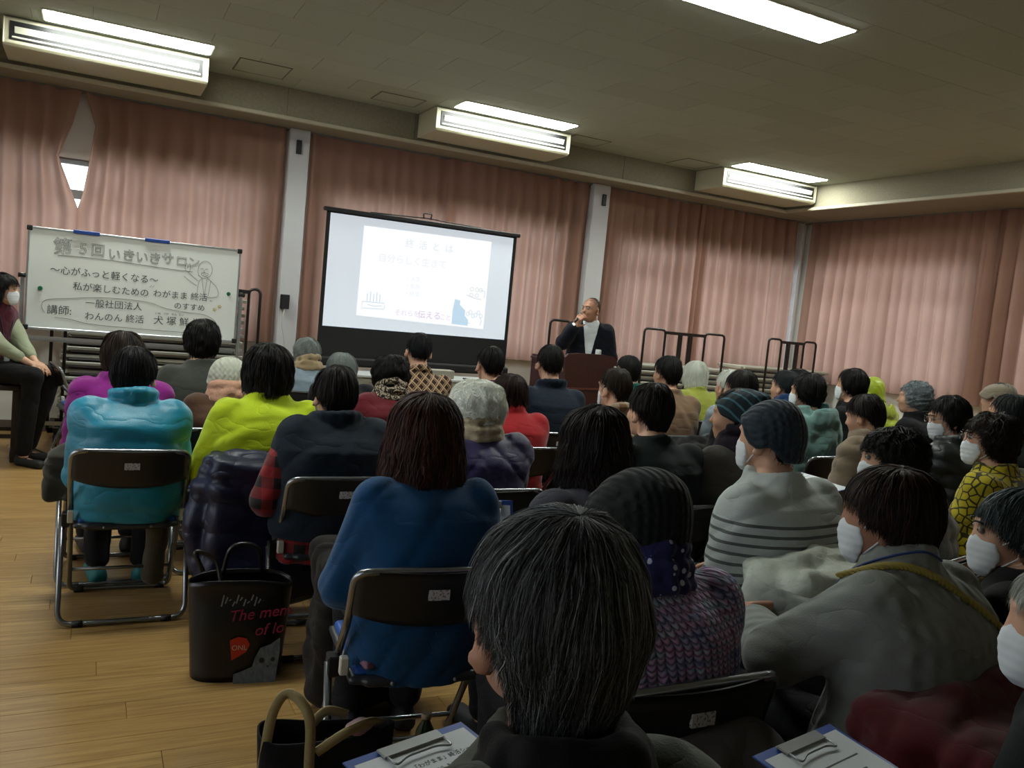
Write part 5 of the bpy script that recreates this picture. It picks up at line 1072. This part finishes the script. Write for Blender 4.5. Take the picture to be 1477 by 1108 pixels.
# black tote bag with lettering and an animal picture
t = empty('tote_bag', (.56, 3.22, 0), math.radians(-8)); tag(t, 'glossy black shopping bag with red lettering standing on the floor', 'bag')
TB = plain('tote_black', '08080a', .35, spec=.5)
def sheetbag(w0, w1, d0, d1, h, seed, ex=3.2, A=40, B=16):
    r = sines(seed, 14); V = []; Q = []
    for k, (off) in enumerate((0, -.006)):
        for j in range(B):
            z = h*j/(B-1); u = j/(B-1); w = w0+(w1-w0)*u; dd = d0+(d1-d0)*u
            for i in range(A):
                a = i*2*PI/A; c, s = math.cos(a), math.sin(a); x = (w+off)*np.sign(c)*abs(c)**(2/ex); y = (dd+off)*np.sign(s)*abs(s)**(2/ex); q = r(np.array([x, y, z]))*.007*u
                V.append((x*(1+q), y+q, z+(.012*math.sin(a*2+seed)*u)))
    n = A*B
    for k in range(2):
        for j in range(B-1):
            for i in range(A):
                a = k*n+j*A+i; b = k*n+j*A+(i+1) % A; Q.append((a, b, b+A, a+A) if k == 0 else (a, a+A, b+A, b))
    for i in range(A): a = (B-1)*A+i; b = (B-1)*A+(i+1) % A; Q.append((a, b, b+n, a+n))
    c = len(V); V.append((0, 0, .002))
    for i in range(0, A, 2): Q.append((i, c, (i+2) % A, (i+1) % A))
    return V, Q
V, Q = sheetbag(.165, .19, .12, .075, .36, 5); link('bag_body', npmesh('bag_body', V, Q), TB, t)
MR = Matrix.Translation((0, -.128, 0)) @ Matrix.Rotation(math.radians(-7), 4, 'X')
def bagm(x, z, tilt=0): return Matrix.Translation((x, -.132+.125*z, z)) @ Matrix.Rotation(PI/2-math.radians(7), 4, 'X') @ Matrix.Rotation(math.radians(tilt), 4, 'Z')
LR = plain('dark_pink_print', '8c1b40', .4)
text_mesh('bag_lettering', 'The mem', .058, LR, t, bagm(-.04, .225, 6), extrude=.001, shear=.3); text_mesh('bag_lettering', 'of lo', .058, LR, t, bagm(.055, .172, 6), extrude=.001, shear=.3)
M = bagm(0, 0)
b = MB(); b.poly([(-.03, .16, .001), (.0, .172, .001), (.03, .165, .001), (.042, .142, .001), (.03, .115, .001), (-.02, .085, .001)]); o = b.build('round_print', plain('orange_red_print', 'a8230f', .4), t); o.matrix_local = M
text_mesh('bag_lettering', 'ONL', .026, plain('cream_print', 'b6a68e', .5), t, bagm(-.022, .122, 0), extrude=.0015)
b = MB(); b.poly([(-.01, .0, .0008), (.14, .0, .0008), (.152, .12, .0008), (.15, .165, .0008), (.115, .14, .0008), (.08, .128, .0008), (.062, .09, .0008), (.055, .06, .0008), (.02, .045, .0008), (-.01, .035, .0008)])
GA = NT('grey_fur_print'); co_, p_ = GA.pos(); mp_ = GA.n('ShaderNodeMapping'); mp_.inputs['Scale'].default_value = (2, 1, 1); GA.l(co_, mp_.inputs[0]); nn = GA.noise(mp_.outputs[0], 40, 5); GA.base(GA.mix(nn[0], '1d2528', '77838a')); o = b.build('animal_print', GA.m, t); o.matrix_local = M
b = MB().cyl((.088, .082, .0015), (.088, .082, .0022), .010, n=14).cyl((.128, .085, .0015), (.128, .085, .0022), .008, n=14).poly([(.104, .062, .0018), (.116, .062, .0018), (.110, .055, .0018)]); o = b.build('animal_face_print', DARK, t); o.matrix_local = M
b = MB()
for i in range(12): x = -.07+.013*i; b.poly([(x, .285+.01*(i % 3), .0016), (x+.005, .285+.01*(i % 3), .0016), (x+.012, .325-.008*(i % 4), .0016), (x+.008, .328-.008*(i % 4), .0016)])
o = b.build('white_line_print', plain('grey_print', '80868a', .4), t); o.matrix_local = M
for y in (-.07, .06): MB().tube(smoothcurve([(-.07, y, .35), (-.10, y*.5, .44), (-.17, y*.5, .47), (-.14, y*.7, .40)] if y < 0 else [(-.07, y, .35), (-.04, y, .46), (.05, y, .46), (.08, y, .35)], 6), .009, 6).build('handle', TB, t)
# black canvas bag with cream handles
t = empty('canvas_bag', (.62, 2.12, 0), math.radians(-6)); tag(t, 'black canvas bag with cream webbing handles, bottom left of centre', 'bag')
V, Q = sheetbag(.17, .18, .08, .06, .30, 9); link('bag_body', npmesh('bag_body', V, Q), fb('black_canvas', '0c0b0e'), t)
CRM = fb('cream_webbing', '9c8e66')
def strapmesh(pts, w):
    P_ = [np.array(p) for p in smoothcurve(pts, 8)]; V = []; Q = []
    for i, p in enumerate(P_):
        tg = P_[min(i+1, len(P_)-1)]-P_[max(i-1, 0)]; tg /= np.linalg.norm(tg); s = np.cross(tg, [0, 1, 0]); s /= np.linalg.norm(s); nrm = np.cross(s, tg)
        for a, c in ((-1, -1), (1, -1), (1, 1), (-1, 1)): V.append(p+s*w/2*a+nrm*.002*c)
    for i in range(len(P_)-1):
        for k in range(4): Q.append((i*4+k, i*4+(k+1) % 4, i*4+4+(k+1) % 4, i*4+4+k))
    return V, Q
for pts in ([(-.05, -.085, .02), (-.055, -.083, .24), (-.065, -.08, .38), (-.115, -.05, .43), (-.15, -.03, .37), (-.165, -.02, .22)], [(-.04, -.08, .28), (.03, -.08, .325), (.10, -.05, .335), (.15, 0, .30)], [(-.04, .04, .29), (.0, .04, .33), (.06, .05, .31)]):
    V, Q = strapmesh(pts, .026); link('handle', npmesh('handle', V, Q, smooth=False), CRM, t)
f = Field((-.06, -.05, -.03), (.06, .05, .04), .006); f.ell((0, 0, 0), (.035, .025, .016)); f.ell((.02, 0, .006), (.022, .018, .014)); f.warp(folds(7, .004, 80))
o = link('pink_cloth', f.mesh('pink_cloth'), fb('pink_cloth', 'a08089')); o.location = (.69, 2.08, .315); tag(o, 'crumpled pink cloth peeking from the canvas bag', 'cloth')
# bottles
def bottle(x, y, z, label, h=.21, lab='2f7f2b'):
    t = empty('tea_bottle', (x, y, z)); tag(t, label, 'bottle', 'green tea bottles'); r = .031
    prof = [(0, .002), (r, .004), (r, h*.34), (r*.94, h*.36), (r*.94, h*.62), (r, h*.64), (r*.9, h*.74), (r*.42, h*.88), (r*.40, h*.93)]
    V = []; Q = []; A = 16
    for i in range(len(prof)):
        for a in range(A): V.append((prof[i][0]*math.cos(a*2*PI/A), prof[i][0]*math.sin(a*2*PI/A), prof[i][1]))
    for i in range(len(prof)-1):
        for a in range(A): Q.append((i*A+a, i*A+(a+1) % A, (i+1)*A+(a+1) % A, (i+1)*A+a))
    link('bottle_body', npmesh('bottle_body', V, Q), plain('tea_bottle', '1d2c12', .15, spec=.6, var=.03), t)
    MB().cyl((0, 0, h*.36), (0, 0, h*.63), r*1.0, n=20, cap=False).build('bottle_label', plain('label_'+lab, lab, .5), t); MB().cyl((0, 0, h*.92), (0, 0, h), .0155, n=14).build('cap', plain('bottle_cap', '9c8c72', .5), t)
bottle(.98, 2.30, 0, 'green tea bottle standing on the floor beside the blue sweater\'s chair'); bottle(2.45, 2.36, .50, 'green tea bottle held upright between the striped and sage jackets')
# clipboards and papers
def clip(x, y, z, rz, label, text=True, tilt=(0, 0), w=.235, h=.32, flip=False):
    t = empty('clipboard', (x, y, z), 0); t.rotation_euler = (math.radians(tilt[0]), math.radians(tilt[1]), math.radians(rz)); tag(t, label, 'clipboard', 'clipboards')
    MB().box((-w/2, -h/2, -.003), (w/2, h/2, 0), bev=.001).build('board', BLUE, t)
    MB().box((-w/2+.010, -h/2+.004, .0003), (w/2-.010, h/2-.018, .0015)).build('paper', plain('paper', 'c6ccd2', .7, var=.02), t)
    c = MB().box((-.06, h/2-.030, .0015), (.06, h/2-.004, .006), bev=.002).tube(round_path([(-.055, h/2-.03, .005), (-.055, h/2-.055, .006), (-.03, h/2-.045, .008), (.03, h/2-.045, .008), (.055, h/2-.055, .006), (.055, h/2-.03, .005)], .01), .002, 6); c.build('clip', ALU, t)
    if text:
        for s, yy, sz in (('私のための「わがまま」終活シート', h/2-.072, .0118), ('〜自分らしく輝くための、私の想い綴り〜', h/2-.090, .0072), ('【わたし】のこと', h/2-.118, .009), ('氏名、生年月日、現住所や連絡先のこと', h/2-.136, .0066), ('好きなこと、大切にしているもの', h/2-.158, .0066)):
            m = text_mesh('printed_text', s, sz, INK, t, Matrix.Translation((0 if sz > .007 and yy > h/2-.1 else -w/2+.02, yy, .0017)), extrude=.0002, align='CENTER' if yy > h/2-.1 else 'LEFT')
        for yy in (h/2-.124, h/2-.142, h/2-.164, h/2-.2, h/2-.23): MB().box((-w/2+.02, yy, .0015), (w/2-.02, yy+.0007, .0018)).build('ruled_line', INK, t)
    else:
        for i in range(5): MB().box((-w/2+.03, h/2-.08-i*.03, .0015), (w/2-.04-.02*(i % 3), h/2-.079-i*.03+.002, .0018)).build('ruled_line', INK, t)
clip(.53, 1.06, .74, 17, 'blue clipboard with a printed Japanese form, bottom centre beside the foreground head', tilt=(5, 0))
clip(1.16, .86, .74, 12, 'blue clipboard with white paper at the bottom right edge', text=False, tilt=(8, 0))
clip(1.20, 2.46, .70, -14, 'blue clipboard held upright between the blue sweater and the grey cardigan', text=False, tilt=(60, 0), w=.20, h=.28)
clip(3.52, 3.22, .72, 20, 'white sheet on a clipboard lying on a lap beside the beige coat', text=False, tilt=(4, 0))
o = MB().box((-.13, -.09, 0), (.13, .09, .004)).build('paper_sheets', plain('paper', 'c6ccd2', .7, var=.02)); o.location = (2.62, 3.25, .70); o.rotation_euler = (.1, 0, .4); tag(o, 'white sheets on a lap right of the blackish-green sweater', 'paper')
